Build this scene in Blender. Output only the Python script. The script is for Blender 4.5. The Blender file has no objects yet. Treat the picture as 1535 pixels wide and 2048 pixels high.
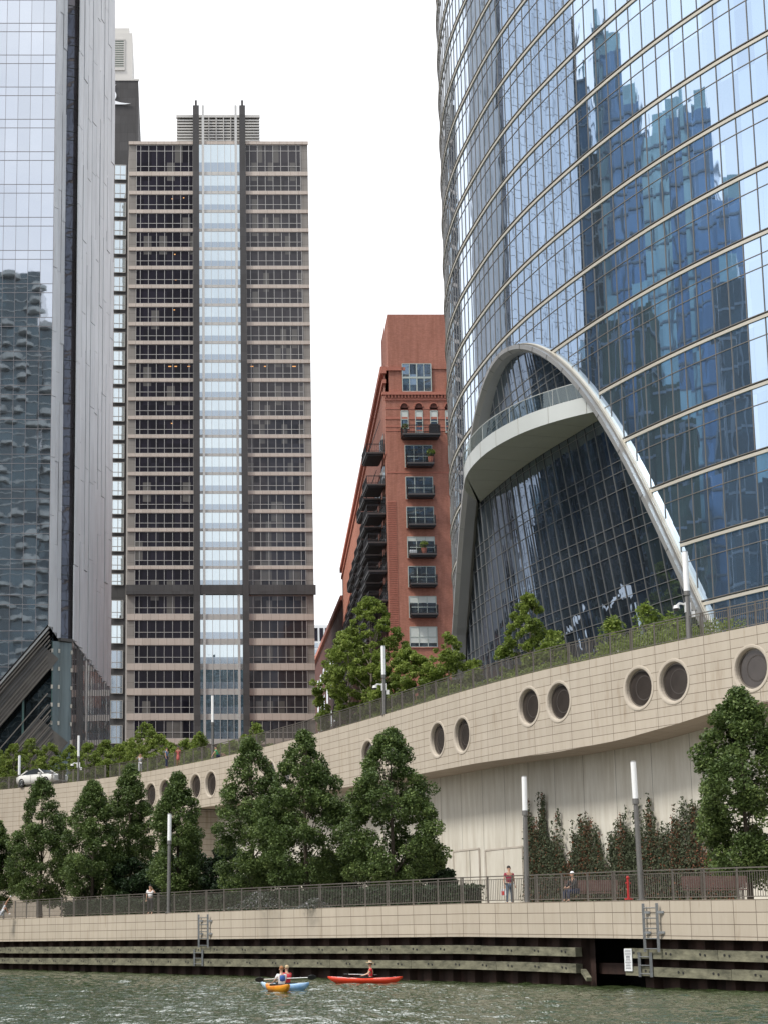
import bpy, bmesh, math, random
import numpy as np
from mathutils import Vector, Matrix
R = math.radians
sc = bpy.context.scene
C = sc.collection
H = 1.6                       # eye height above the river
F, PX, PY, TH = 3600.0, 350.0, 1224.0, R(10.41)

# ------------------------------------------------------------------ camera
cam = bpy.data.objects.new("camera", bpy.data.cameras.new("camera"))
C.objects.link(cam)
cam.location = (0, 0, H)
cam.rotation_euler = (math.pi/2 + TH, 0, 0)
cd = cam.data
cd.sensor_fit = 'VERTICAL'; cd.sensor_height = 36; cd.lens = F/2048*36
cd.shift_x = (767.5-PX)/2048; cd.shift_y = (PY-1024)/2048
cd.clip_start = .5; cd.clip_end = 9000
sc.camera = cam

# ------------------------------------------------------------------ world, sun, exposure
SUN = Vector((-.56, -.26, .79)).normalized()
w = bpy.data.worlds.new("World"); sc.world = w; w.use_nodes = True
nt = w.node_tree; N = nt.nodes; L = nt.links; N.clear()
out = N.new('ShaderNodeOutputWorld'); bg = N.new('ShaderNodeBackground')
sky = N.new('ShaderNodeTexSky'); sky.sky_type = 'NISHITA'; sky.sun_disc = False
sky.sun_elevation = math.asin(SUN.z); sky.sun_rotation = math.atan2(SUN.x, SUN.y)
sky.air_density = 1.0; sky.dust_density = 2.0
tc = N.new('ShaderNodeTexCoord')
mp = N.new('ShaderNodeMapping'); mp.inputs['Scale'].default_value = (1.3, 1.3, 3.4)
nz = N.new('ShaderNodeTexNoise'); nz.inputs['Scale'].default_value = 1.9; nz.inputs['Detail'].default_value = 9; nz.inputs['Roughness'].default_value = .58
cr = N.new('ShaderNodeValToRGB'); cr.color_ramp.elements[0].position = .28; cr.color_ramp.elements[1].position = .6
cr.color_ramp.elements[0].color = (.62,.62,.62,1)
# more cloud where the picture looks (ahead), thinner veil to the sides
sp = N.new('ShaderNodeSeparateXYZ')
mr = N.new('ShaderNodeMapRange'); mr.inputs[1].default_value = .2; mr.inputs[2].default_value = .9; mr.inputs[3].default_value = 0; mr.inputs[4].default_value = .62
mx = N.new('ShaderNodeMath'); mx.operation = 'MAXIMUM'
add = N.new('ShaderNodeMath'); add.operation = 'ADD'; add.use_clamp = True
mix = N.new('ShaderNodeMixRGB'); 
# added bright spot in the sky, above the view, for sparkles on the water
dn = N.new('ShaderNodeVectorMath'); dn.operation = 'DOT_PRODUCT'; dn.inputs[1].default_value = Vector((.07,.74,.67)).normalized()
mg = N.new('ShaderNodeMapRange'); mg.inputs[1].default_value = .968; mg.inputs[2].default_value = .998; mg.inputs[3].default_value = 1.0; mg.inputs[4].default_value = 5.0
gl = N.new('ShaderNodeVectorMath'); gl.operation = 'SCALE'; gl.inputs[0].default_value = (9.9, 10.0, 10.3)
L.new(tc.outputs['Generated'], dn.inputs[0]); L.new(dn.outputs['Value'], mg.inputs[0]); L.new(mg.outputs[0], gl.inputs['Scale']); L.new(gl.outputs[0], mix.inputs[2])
L.new(tc.outputs['Generated'], mp.inputs[0]); L.new(mp.outputs[0], nz.inputs['Vector']); L.new(nz.outputs[0], cr.inputs[0])
L.new(tc.outputs['Generated'], sp.inputs[0]); L.new(sp.outputs['Y'], mr.inputs[0])
L.new(cr.outputs[0], add.inputs[0]); L.new(mr.outputs[0], add.inputs[1])
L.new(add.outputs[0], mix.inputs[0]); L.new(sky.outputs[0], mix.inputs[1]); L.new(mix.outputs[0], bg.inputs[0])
bg.inputs[1].default_value = .10
L.new(bg.outputs[0], out.inputs[0])
sl = bpy.data.lights.new("sun", 'SUN'); sl.energy = 2.4; sl.angle = R(12); sl.color = (1, .95, .86)
so = bpy.data.objects.new("sun", sl); C.objects.link(so)
so.rotation_euler = (-SUN).to_track_quat('-Z', 'Y').to_euler()
so.location = (0, 0, 60)
sc.view_settings.view_transform = 'Standard'; sc.view_settings.look = 'None'
sc.view_settings.exposure = 0.55; sc.view_settings.gamma = 1
sc.render.engine = 'CYCLES'
sc.cycles.max_bounces = 8; sc.cycles.glossy_bounces = 4; sc.cycles.transmission_bounces = 6
sc.cycles.sample_clamp_indirect = 4

# ------------------------------------------------------------------ pixel rays -> places (helper used only to look up positions)
cT, sT = math.cos(TH), math.sin(TH)
def ray(px, py):
    r = (px-PX)/F; u = (PY-py)/F
    Y = cT - sT*u; Z = sT + cT*u
    return r/Y, Z/Y
def at(px, py, Y):
    r, t = ray(px, py)
    return Vector((r*Y, Y, t*Y+H))
def gx(px, Y, py=1700): return ray(px, py)[0]*Y
def gz(px, py, Y): return ray(px, py)[1]*Y+H

# ------------------------------------------------------------------ object helpers
def tag(o, label=None, cat=None, group=None, kind=None):
    if label: o['label'] = label
    if cat: o['category'] = cat
    if group: o['group'] = group
    if kind: o['kind'] = kind
    return o
def empty(name, loc=(0,0,0), rz=0, label=None, cat=None, group=None):
    o = bpy.data.objects.new(name, None); C.objects.link(o)
    o.location = loc; o.rotation_euler = (0, 0, rz); o.empty_display_size = .3
    return tag(o, label, cat, group)
def children(o): return [c for c in bpy.data.objects if c.parent == o]
def copy_tree(o, parent=None):
    kids = list(o.children)
    c = o.copy(); C.objects.link(c)
    if parent: c.parent = parent
    for k in kids: copy_tree(k, c)
    return c
class MB:
    def __init__(s): s.v = []; s.f = []; s.uv = []; s.smooth = []
    def face(s, pts, uv=None, sm=False):
        n = len(s.v); s.v += [tuple(p) for p in pts]
        s.f.append(tuple(range(n, n+len(pts))))
        s.uv += list(uv) if uv else [(p[0]+p[1]*.7, p[2]) for p in pts]
        s.smooth.append(sm)
    def hexa(s, b, t, uvs=None):      # b, t: 4 points each, same winding (ccw from above)
        s.face(b[::-1]); s.face(t)
        for i in range(4):
            j = (i+1) % 4
            s.face([b[i], b[j], t[j], t[i]])
    def box(s, x0, y0, z0, x1, y1, z1, m=None):
        b = [Vector(p) for p in ((x0,y0,z0),(x1,y0,z0),(x1,y1,z0),(x0,y1,z0))]
        t = [Vector(p) for p in ((x0,y0,z1),(x1,y0,z1),(x1,y1,z1),(x0,y1,z1))]
        if m is not None: b = [m @ p for p in b]; t = [m @ p for p in t]
        s.hexa(b, t)
    def bar(s, a, b, w, d, n=None):   # box from a to b; w across, d along n
        a = Vector(a); b = Vector(b); T = (b-a).normalized()
        n = Vector(n) if n is not None else (Vector((0,0,1)) if abs(T.z) < .9 else Vector((0,1,0)))
        B = T.cross(n)
        if B.length < 1e-5: B = T.orthogonal()
        B.normalize(); n = B.cross(T).normalized()
        q = [B*(-w/2)+n*(-d/2), B*(w/2)+n*(-d/2), B*(w/2)+n*(d/2), B*(-w/2)+n*(d/2)]
        s.hexa([a+k for k in q], [b+k for k in q])
    def tube(s, a, b, r0, r1=None, n=10, caps=True):
        r1 = r0 if r1 is None else r1
        a = Vector(a); b = Vector(b); T = (b-a).normalized(); U = T.orthogonal().normalized(); V = T.cross(U)
        c = [(math.cos(2*math.pi*i/n), math.sin(2*math.pi*i/n)) for i in range(n)]
        A = [a+(U*x+V*y)*r0 for x, y in c]; B = [b+(U*x+V*y)*r1 for x, y in c]
        for i in range(n):
            j = (i+1) % n
            s.face([A[i], A[j], B[j], B[i]], [(i/n*2*math.pi*r0,0),((i+1)/n*2*math.pi*r0,0),((i+1)/n*2*math.pi*r0,(b-a).length),(i/n*2*math.pi*r0,(b-a).length)], True)
        if caps: s.face(A[::-1]); s.face(B)
    def loft(s, rings, closed=True, caps=True, sm=True):
        for k in range(len(rings)-1):
            A, B = rings[k], rings[k+1]; n = len(A)
            for i in range(n if closed else n-1):
                j = (i+1) % n
                s.face([A[i], A[j], B[j], B[i]], None, sm)
        if caps and closed: s.face(rings[0][::-1]); s.face(rings[-1])
    def sphere(s, c, rx, ry=None, rz=None, n=12, m=8, top=1.0, bot=-1.0):
        ry = ry or rx; rz = rz or rx; c = Vector(c); rings = []
        for k in range(m+1):
            a = -math.pi/2 + math.pi*k/m
            zz = max(bot, min(top, math.sin(a))); rr = math.sqrt(max(0, 1-zz*zz))
            rings.append([c+Vector((math.cos(2*math.pi*i/n)*rr*rx, math.sin(2*math.pi*i/n)*rr*ry, zz*rz)) for i in range(n)])
        s.loft(rings, True, False)
    def build(s, name, mat, parent=None, weld=False, loc=None):
        me = bpy.data.meshes.new(name)
        v = [Vector(p)-Vector(loc) for p in s.v] if loc is not None else s.v
        me.from_pydata(v, [], s.f)
        uv = me.uv_layers.new(name="UVMap")
        uv.data.foreach_set('uv', np.array(s.uv, dtype=np.float32).ravel())
        me.polygons.foreach_set('use_smooth', s.smooth)
        if mat: me.materials.append(mat)
        if weld:
            bm = bmesh.new(); bm.from_mesh(me); bmesh.ops.remove_doubles(bm, verts=bm.verts, dist=.0005)
            bmesh.ops.recalc_face_normals(bm, faces=bm.faces); bm.to_mesh(me); bm.free()
        o = bpy.data.objects.new(name, me); C.objects.link(o)
        if parent: o.parent = parent
        if loc is not None: o.location = loc
        return o

# ------------------------------------------------------------------ materials
M = {}
def mat(name, col, rough=.7, metal=0.0, var=.0, scale=2.0, bump=0.0, bscale=None, stretch=(1,1,1), col2=None, spec=.5, coat=0, emit=None, coords='Object'):
    m = bpy.data.materials.new(name); m.use_nodes = True
    nt = m.node_tree; n = nt.nodes; l = nt.links; p = n['Principled BSDF']
    p.inputs['Base Color'].default_value = (*col, 1); p.inputs['Roughness'].default_value = rough; p.inputs['Metallic'].default_value = metal
    p.inputs['Specular IOR Level'].default_value = spec
    if coat: p.inputs['Coat Weight'].default_value = coat
    if emit: p.inputs['Emission Color'].default_value = (*emit[:3], 1); p.inputs['Emission Strength'].default_value = emit[3]
    if var or bump or col2:
        tc = n.new('ShaderNodeTexCoord'); mp = n.new('ShaderNodeMapping'); mp.inputs['Scale'].default_value = stretch
        l.new(tc.outputs[coords], mp.inputs[0])
        nz = n.new('ShaderNodeTexNoise'); nz.inputs['Scale'].default_value = scale; nz.inputs['Detail'].default_value = 6; nz.inputs['Roughness'].default_value = .6
        l.new(mp.outputs[0], nz.inputs['Vector'])
        if var or col2:
            cr = n.new('ShaderNodeValToRGB'); c2 = col2 or tuple(c*(1-var) for c in col); c1 = tuple(min(1, c*(1+var*.6)) for c in col) if not col2 else col
            cr.color_ramp.elements[0].position = .32; cr.color_ramp.elements[1].position = .68
            cr.color_ramp.elements[0].color = (*c2, 1); cr.color_ramp.elements[1].color = (*c1, 1)
            l.new(nz.outputs[0], cr.inputs[0]); l.new(cr.outputs[0], p.inputs['Base Color'])
        if bump:
            b = n.new('ShaderNodeBump'); b.inputs['Strength'].default_value = 1; b.inputs['Distance'].default_value = bump
            nb = nz
            if bscale:
                nb = n.new('ShaderNodeTexNoise'); nb.inputs['Scale'].default_value = bscale; nb.inputs['Detail'].default_value = 5; l.new(mp.outputs[0], nb.inputs['Vector'])
            l.new(nb.outputs[0], b.inputs['Height']); l.new(b.outputs[0], p.inputs['Normal'])
    M[name] = m
    return m
def panel_mat(name, col, bw, bh, joint=(.18,.15,.12), mortar=.012, offset=0.0, rough=.8, var=.10, streak=.12, bump=.004, sx=1.0, freq=2, hj=None, rust=0.0, voff=0.0):
    """UV in metres: stacked panels with joints, panel to panel tone, downward streaks and stains"""
    m = bpy.data.materials.new(name); m.use_nodes = True
    nt = m.node_tree; n = nt.nodes; l = nt.links; p = n['Principled BSDF']; p.inputs['Roughness'].default_value = rough
    p.inputs['Specular IOR Level'].default_value = .3
    tc = n.new('ShaderNodeTexCoord'); mp = n.new('ShaderNodeMapping'); mp.inputs['Location'].default_value = (0, voff, 0); l.new(tc.outputs['UV'], mp.inputs[0])
    br = n.new('ShaderNodeTexBrick'); br.offset = offset; br.offset_frequency = freq
    br.inputs['Scale'].default_value = 1; br.inputs['Brick Width'].default_value = bw; br.inputs['Row Height'].default_value = bh
    br.inputs['Mortar Size'].default_value = mortar; br.inputs['Mortar Smooth'].default_value = .1
    br.inputs['Color1'].default_value = (*[c*(1+var) for c in col], 1); br.inputs['Color2'].default_value = (*[c*(1-var) for c in col], 1)
    br.inputs['Mortar'].default_value = (*joint, 1); br.inputs['Bias'].default_value = 0
    l.new(mp.outputs[0], br.inputs['Vector'])
    m2 = n.new('ShaderNodeMapping'); m2.inputs['Scale'].default_value = (2.2*sx, .22*sx, 1); l.new(tc.outputs['UV'], m2.inputs[0])
    nz = n.new('ShaderNodeTexNoise'); nz.inputs['Scale'].default_value = 1; nz.inputs['Detail'].default_value = 7; nz.inputs['Roughness'].default_value = .65; l.new(m2.outputs[0], nz.inputs['Vector'])
    cr = n.new('ShaderNodeValToRGB'); cr.color_ramp.elements[0].position = .3; cr.color_ramp.elements[1].position = .62
    cr.color_ramp.elements[0].color = (1-streak*2.2, 1-streak*2.5, 1-streak*2.9, 1); cr.color_ramp.elements[1].color = (1, 1, 1, 1)
    l.new(nz.outputs[0], cr.inputs[0])
    n3 = n.new('ShaderNodeTexNoise'); n3.inputs['Scale'].default_value = .35*sx; n3.inputs['Detail'].default_value = 5; l.new(tc.outputs['UV'], n3.inputs['Vector'])
    c3 = n.new('ShaderNodeValToRGB'); c3.color_ramp.elements[0].position = .3; c3.color_ramp.elements[1].position = .7
    c3.color_ramp.elements[0].color = (1-streak, 1-streak, 1-streak, 1); c3.color_ramp.elements[1].color = (1.0, 1.0, 1.0, 1); l.new(n3.outputs[0], c3.inputs[0])
    a = n.new('ShaderNodeMixRGB'); a.blend_type = 'MULTIPLY'; a.inputs[0].default_value = 1; l.new(br.outputs[0], a.inputs[1]); l.new(cr.outputs[0], a.inputs[2])
    b = n.new('ShaderNodeMixRGB'); b.blend_type = 'MULTIPLY'; b.inputs[0].default_value = 1; l.new(a.outputs[0], b.inputs[1]); l.new(c3.outputs[0], b.inputs[2])
    last = b.outputs[0]
    if rust:
        m6 = n.new('ShaderNodeMapping'); m6.inputs['Scale'].default_value = (1.5, .16, 1); m6.inputs['Location'].default_value = (7.7, 1.3, 0); l.new(tc.outputs['UV'], m6.inputs[0])
        n6 = n.new('ShaderNodeTexNoise'); n6.inputs['Scale'].default_value = 1.7; n6.inputs['Detail'].default_value = 5; n6.inputs['Roughness'].default_value = .6; l.new(m6.outputs[0], n6.inputs['Vector'])
        c6 = n.new('ShaderNodeValToRGB'); c6.color_ramp.elements[0].position = .56; c6.color_ramp.elements[1].position = .74
        c6.color_ramp.elements[0].color = (1,1,1,1); c6.color_ramp.elements[1].color = (.74,.69,.63,1); l.new(n6.outputs[0], c6.inputs[0])
        d6 = n.new('ShaderNodeMixRGB'); d6.blend_type = 'MULTIPLY'; d6.inputs[0].default_value = 1; l.new(last, d6.inputs[1]); l.new(c6.outputs[0], d6.inputs[2]); last = d6.outputs[0]
        m4 = n.new('ShaderNodeMapping'); m4.inputs['Scale'].default_value = (1.1, .07, 1); m4.inputs['Location'].default_value = (3.1, 0, 0); l.new(tc.outputs['UV'], m4.inputs[0])
        n4 = n.new('ShaderNodeTexNoise'); n4.inputs['Scale'].default_value = 1.6; n4.inputs['Detail'].default_value = 3; l.new(m4.outputs[0], n4.inputs['Vector'])
        c4 = n.new('ShaderNodeValToRGB'); c4.color_ramp.elements[0].position = .70; c4.color_ramp.elements[1].position = .78
        c4.color_ramp.elements[0].color = (0,0,0,1); c4.color_ramp.elements[1].color = (rust,rust,rust,1); l.new(n4.outputs[0], c4.inputs[0])
        d = n.new('ShaderNodeMixRGB'); d.inputs[2].default_value = (.42,.24,.10,1); l.new(c4.outputs[0], d.inputs[0]); l.new(last, d.inputs[1]); last = d.outputs[0]
    l.new(last, p.inputs['Base Color'])
    bp = n.new('ShaderNodeBump'); bp.inputs['Distance'].default_value = bump; bp.inputs['Strength'].default_value = 1
    inv = n.new('ShaderNodeMath'); inv.operation = 'SUBTRACT'; inv.inputs[0].default_value = 1; l.new(br.outputs['Fac'], inv.inputs[1]); l.new(inv.outputs[0], bp.inputs['Height'])
    l.new(bp.outputs[0], p.inputs['Normal'])
    M[name] = m
    return m
def glass(name, tint, metal=.9, rough=.015, cw=1.4, ch=4.1, voff=0, tilt=.008, wav=.006, wsc=.35, dark=.25, stretch=(1,1,1), blinds=0, base2=None, spec=.8):
    """coated curtain-wall glass: mirror-like, each pane slightly tilted and warped, tone differs pane to pane"""
    m = bpy.data.materials.new(name); m.use_nodes = True
    nt = m.node_tree; n = nt.nodes; l = nt.links; p = n['Principled BSDF']
    p.inputs['Roughness'].default_value = rough; p.inputs['Metallic'].default_value = metal; p.inputs['Specular IOR Level'].default_value = spec
    tc = n.new('ShaderNodeTexCoord'); sx = n.new('ShaderNodeSeparateXYZ'); l.new(tc.outputs['UV'], sx.inputs[0])
    def cell(o, wd, off):
        a = n.new('ShaderNodeMath'); a.operation = 'ADD'; a.inputs[1].default_value = off; l.new(o, a.inputs[0])
        b = n.new('ShaderNodeMath'); b.operation = 'DIVIDE'; b.inputs[1].default_value = wd; l.new(a.outputs[0], b.inputs[0])
        c = n.new('ShaderNodeMath'); c.operation = 'FLOOR'; l.new(b.outputs[0], c.inputs[0]); return c.outputs[0]
    cb = n.new('ShaderNodeCombineXYZ'); l.new(cell(sx.outputs[0], cw, 0), cb.inputs[0]); l.new(cell(sx.outputs[1], ch, voff), cb.inputs[1])
    wn = n.new('ShaderNodeTexWhiteNoise'); wn.noise_dimensions = '2D'; l.new(cb.outputs[0], wn.inputs['Vector'])
    v1 = n.new('ShaderNodeVectorMath'); v1.operation = 'SUBTRACT'; v1.inputs[1].default_value = (.5,.5,.5); l.new(wn.outputs['Color'], v1.inputs[0])
    v2 = n.new('ShaderNodeVectorMath'); v2.operation = 'SCALE'; v2.inputs['Scale'].default_value = tilt; l.new(v1.outputs[0], v2.inputs[0])
    # every pane warps on its own: shift the noise lookup per pane
    v4 = n.new('ShaderNodeVectorMath'); v4.operation = 'SCALE'; v4.inputs['Scale'].default_value = 3.0; l.new(wn.outputs['Color'], v4.inputs[0])
    mp = n.new('ShaderNodeMapping'); mp.inputs['Scale'].default_value = stretch; l.new(tc.outputs['UV'], mp.inputs[0])
    v5 = n.new('ShaderNodeVectorMath'); v5.operation = 'ADD'; l.new(mp.outputs[0], v5.inputs[0]); l.new(v4.outputs[0], v5.inputs[1])
    nz = n.new('ShaderNodeTexNoise'); nz.inputs['Scale'].default_value = wsc; nz.inputs['Detail'].default_value = 2.2; nz.inputs['Roughness'].default_value = .45; l.new(v5.outputs[0], nz.inputs['Vector'])
    bp = n.new('ShaderNodeBump'); bp.inputs['Strength'].default_value = 1; bp.inputs['Distance'].default_value = wav; l.new(nz.outputs[0], bp.inputs['Height'])
    v3 = n.new('ShaderNodeVectorMath'); v3.operation = 'ADD'; l.new(bp.outputs[0], v3.inputs[0]); l.new(v2.outputs[0], v3.inputs[1])
    v6 = n.new('ShaderNodeVectorMath'); v6.operation = 'NORMALIZE'; l.new(v3.outputs[0], v6.inputs[0]); l.new(v6.outputs[0], p.inputs['Normal'])
    mc = n.new('ShaderNodeMixRGB'); mc.inputs[1].default_value = (*tint, 1); mc.inputs[2].default_value = (*(base2 or [t*(1-dark) for t in tint]), 1)
    l.new(wn.outputs['Value'], mc.inputs[0])
    last = mc.outputs[0]
    if blinds:      # some rooms have pale blinds or lit ceilings behind the pane
        gt = n.new('ShaderNodeMath'); gt.operation = 'GREATER_THAN'; gt.inputs[1].default_value = 1-blinds; l.new(wn.outputs['Value'], gt.inputs[0])
        m5 = n.new('ShaderNodeMixRGB'); m5.inputs[2].default_value = (.11,.105,.10,1); l.new(gt.outputs[0], m5.inputs[0]); l.new(last, m5.inputs[1]); last = m5.outputs[0]
    l.new(last, p.inputs['Base Color'])
    M[name] = m
    return m
def leafmat(name, c1, c2, c3, rough=.55, trans=.25):
    m = bpy.data.materials.new(name); m.use_nodes = True
    nt = m.node_tree; n = nt.nodes; l = nt.links; p = n['Principled BSDF']; p.inputs['Roughness'].default_value = rough; p.inputs['Specular IOR Level'].default_value = .35
    tc = n.new('ShaderNodeTexCoord'); sx = n.new('ShaderNodeSeparateXYZ'); l.new(tc.outputs['UV'], sx.inputs[0])
    cr = n.new('ShaderNodeValToRGB'); cr.color_ramp.elements[0].color = (*c1, 1); cr.color_ramp.elements[1].color = (*c3, 1)
    e = cr.color_ramp.elements.new(.55); e.color = (*c2, 1); l.new(sx.outputs[0], cr.inputs[0]); l.new(cr.outputs[0], p.inputs['Base Color'])
    tr = n.new('ShaderNodeBsdfTranslucent'); l.new(cr.outputs[0], tr.inputs[0])
    mx = n.new('ShaderNodeMixShader'); mx.inputs[0].default_value = trans; l.new(p.outputs[0], mx.inputs[1]); l.new(tr.outputs[0], mx.inputs[2])
    l.new(mx.outputs[0], n['Material Output'].inputs[0])
    M[name] = m
    return m

panel_mat('cladding', (.455,.405,.34), 1.75, .47, joint=(.15,.12,.09), mortar=.015, var=.03, streak=.05, rust=.5)
panel_mat('quay_cladding', (.46,.405,.335), 1.15, .45, joint=(.14,.11,.085), mortar=.014, var=.04, streak=.045, rust=.35, voff=.02)
panel_mat('recess_wall', (.62,.60,.54), 3.0, 40, joint=(.14,.13,.11), mortar=.016, var=.03, streak=.10)
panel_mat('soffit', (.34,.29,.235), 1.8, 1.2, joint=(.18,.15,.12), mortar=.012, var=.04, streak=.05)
mat('concrete_rim', (.455,.405,.34), .75, var=.08, scale=3)
mat('concrete_pale', (.45,.41,.36), .8, var=.14, scale=1.4)
mat('paving', (.34,.31,.27), .85, var=.12, scale=.8)
mat('asphalt', (.055,.055,.055), .9, var=.2, scale=3)
mat('lawn', (.06,.10,.03), .95, var=.35, scale=1.2)
mat('city_ground', (.17,.165,.155), .9, var=.15, scale=.3)
mat('rail_metal', (.19,.17,.15), .42, metal=.55, var=.12, scale=4)
mat('pole_metal', (.17,.165,.16), .45, metal=.4, var=.08, scale=4)
mat('lamp_tube', (.82,.83,.84), .35)
mat('lamp_cap', (.5,.5,.5), .4, metal=.7)
mat('cctv_white', (.7,.7,.7), .4)
mat('cctv_dome', (.04,.04,.045), .08)
mat('rust_piling', (.035,.016,.012), .85, var=.6, scale=1.4, stretch=(1,1,.35), bump=.01)
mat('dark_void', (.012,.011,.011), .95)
mat('timber', (.225,.215,.15), .85, col2=(.05,.05,.034), scale=1.5, stretch=(.9,.9,2.2), bump=.012, bscale=6)
mat('bolt_brown', (.045,.037,.033), .6)
mat('bolt_dark', (.02,.02,.02), .7)
mat('galvanised', (.27,.28,.29), .42, metal=.65, var=.15, scale=6)
mat('porthole_glass', (.06,.05,.045), .1, metal=.25, var=.25, scale=.7)
mat('arch_metal', (.25,.248,.245), .36, metal=.2, var=.04, scale=.5)
mat('arch_reveal', (.30,.285,.25), .4, metal=.2, var=.06, scale=.5)
mat('balcony_panel', (.48,.505,.50), .35, metal=.05, var=.04, scale=.35)
mat('balcony_soffit', (.42,.42,.36), .5, var=.06, scale=.5)
mat('cream_band', (.50,.47,.41), .45, metal=.2, var=.05, scale=.4)
mat('mullion', (.20,.185,.17), .45, metal=.4)
mat('lobby_mullion', (.24,.24,.24), .5, metal=.3)
mat('dark_mullion', (.10,.10,.10), .4, metal=.5)
mat('blade_line', (.21,.20,.21), .5, metal=.2)
mat('pale_mullion', (.48,.48,.47), .45, metal=.3)
glass('tower_glass', (.49,.63,.80), metal=.93, cw=1.4, ch=4.12, voff=-.9, tilt=.0030, wav=.0095, wsc=.34, dark=.14, stretch=(1,.6,1))
glass('lobby_glass', (.23,.29,.37), metal=.90, cw=1.4, ch=4.12, tilt=.008, wav=.020, wsc=.35, dark=.3)
glass('blade_glass', (.56,.60,.66), metal=.94, cw=1.5, ch=4.2, tilt=.0025, wav=.0034, wsc=.38, dark=.10)
glass('blade_glass_strip', (.13,.12,.135), metal=.5, cw=2, ch=4.2, tilt=.01, wav=.012, wsc=.4, dark=.3)
glass('blade_lobby_glass', (.12,.14,.15), metal=.80, cw=3.4, ch=5, tilt=.006, wav=.010, wsc=.3, dark=.3)
glass('side_lobby_glass', (.62,.64,.66), metal=.93, cw=2.2, ch=5, tilt=.0015, wav=.003, wsc=.4, dark=.1)
glass('office_glass', (.020,.018,.028), metal=.06, rough=.05, cw=1.55, ch=3.9, tilt=.01, wav=.008, dark=.6, blinds=.06, spec=.12)
glass('office_glass_grey', (.050,.047,.053), metal=.10, rough=.06, cw=1.1, ch=3.9, tilt=.01, wav=.008, dark=.45, blinds=.2, spec=.35)
glass('sky_glass', (.56,.63,.66), metal=.9, rough=.02, cw=1.55, ch=3.9, tilt=.003, wav=.010, dark=.05)
glass('spandrel_glass', (.36,.42,.48), metal=.75, rough=.08, cw=1.55, ch=3.9, tilt=.003, wav=.004, dark=.06)
glass('brick_window_glass', (.30,.34,.37), metal=.75, rough=.03, cw=.9, ch=1.4, tilt=.04, wav=.012, dark=.6)
glass('mirror_blue', (.15,.29,.48), metal=.35, rough=.15, cw=3, ch=4, tilt=.05, wav=.01, dark=.35)
glass('mirror_teal', (.33,.53,.58), metal=.35, rough=.15, cw=3, ch=4, tilt=.05, wav=.01, dark=.3)
glass('mirror_dark', (.045,.085,.105), metal=.45, rough=.08, cw=3, ch=4, tilt=.05, wav=.01, dark=.5)
mat('mirror_slab', (.16,.22,.28), .5)
mat('dark_green_stone', (.035,.075,.065), .7, var=.4, scale=.3)
mat('residential_slab', (.30,.33,.33), .7, var=.08, scale=.2)
mat('fin_white', (.60,.61,.62), .55, var=.14, scale=.9, stretch=(1,1,.15))
panel_mat('granite_dark', (.075,.074,.077), 1.5, 2.0, joint=(.05,.05,.05), mortar=.02, var=.12, streak=.06)
panel_mat('granite_tan', (.51,.45,.405), 1.55, 1.4, joint=(.22,.17,.14), mortar=.02, var=.05, streak=.05)
panel_mat('granite_taupe', (.25,.235,.22), 2.5, 1.8, joint=(.12,.10,.09), mortar=.02, var=.05, streak=.04)
mat('office_frame', (.40,.39,.38), .5, metal=.2)
mat('louver', (.48,.47,.45), .5, metal=.3)
mat('louver_dark', (.09,.085,.08), .8)
mat('pale_stone', (.55,.54,.52), .75, var=.06, scale=.1)
mat('logo_metal', (.75,.77,.8), .3, metal=.3)
panel_mat('brick', (.48,.205,.148), .30, .10, joint=(.25,.115,.08), mortar=.006, offset=.5, var=.10, streak=.10, bump=.0)
panel_mat('brick_dark', (.13,.045,.035), .30, .10, joint=(.09,.05,.04), mortar=.006, offset=.5, var=.12, streak=.15, bump=.0)
mat('brick_trim', (.45,.165,.115), .8, var=.12, scale=1.5)
mat('window_frame_pale', (.46,.50,.46), .5)
mat('window_blind', (.62,.64,.60), .7, var=.05, scale=4)
mat('balcony_steel', (.022,.020,.022), .5, metal=.2)
mat('balcony_edge', (.10,.085,.08), .5, metal=.3)
mat('white_frame', (.72,.74,.76), .6)
mat('bark', (.075,.060,.045), .95, var=.35, scale=5, bump=.01)
mat('bark_light', (.18,.15,.12), .9, var=.35, scale=5)
leafmat('pear_leaf', (.048,.078,.024), (.102,.155,.044), (.20,.26,.08), trans=.32)
leafmat('birch_leaf', (.11,.155,.032), (.21,.28,.058), (.36,.42,.11), trans=.45)
leafmat('hedge_leaf', (.014,.030,.012), (.026,.052,.018), (.055,.085,.03))
leafmat('ivy_leaf', (.055,.07,.042), (.085,.105,.06), (.13,.15,.085), rough=.7)
leafmat('ivy_brown', (.10,.055,.035), (.18,.08,.048), (.27,.12,.065), rough=.8)
leafmat('lavender_leaf', (.08,.09,.07), (.14,.15,.12), (.25,.24,.26))
mat('bench_wood', (.115,.060,.052), .6, var=.2, scale=3)
mat('hydrant_red', (.36,.02,.02), .35)
mat('skin', (.50,.29,.20), .55, var=.06, scale=8)
mat('skin_brown', (.30,.16,.10), .55)
mat('hair_dark', (.015,.012,.010), .7); mat('hair_ginger', (.30,.13,.05), .7); mat('hair_blond', (.45,.34,.20), .7)
mat('cloth_maroon', (.24,.02,.05), .85); mat('cloth_denim', (.10,.15,.22), .85, var=.25, scale=8); mat('cloth_white', (.72,.72,.74), .8)
mat('cloth_black', (.02,.02,.024), .85); mat('cloth_navy', (.02,.03,.07), .85); mat('cloth_grey', (.45,.46,.48), .85)
mat('cloth_blue', (.16,.24,.40), .85); mat('cloth_red', (.55,.03,.04), .85); mat('cloth_coral', (.40,.10,.09), .85); mat('cloth_green', (.07,.38,.17), .85)
mat('vest_blue', (.03,.10,.35), .6); mat('vest_red', (.60,.03,.05), .6); mat('vest_khaki', (.30,.24,.14), .7)
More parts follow.
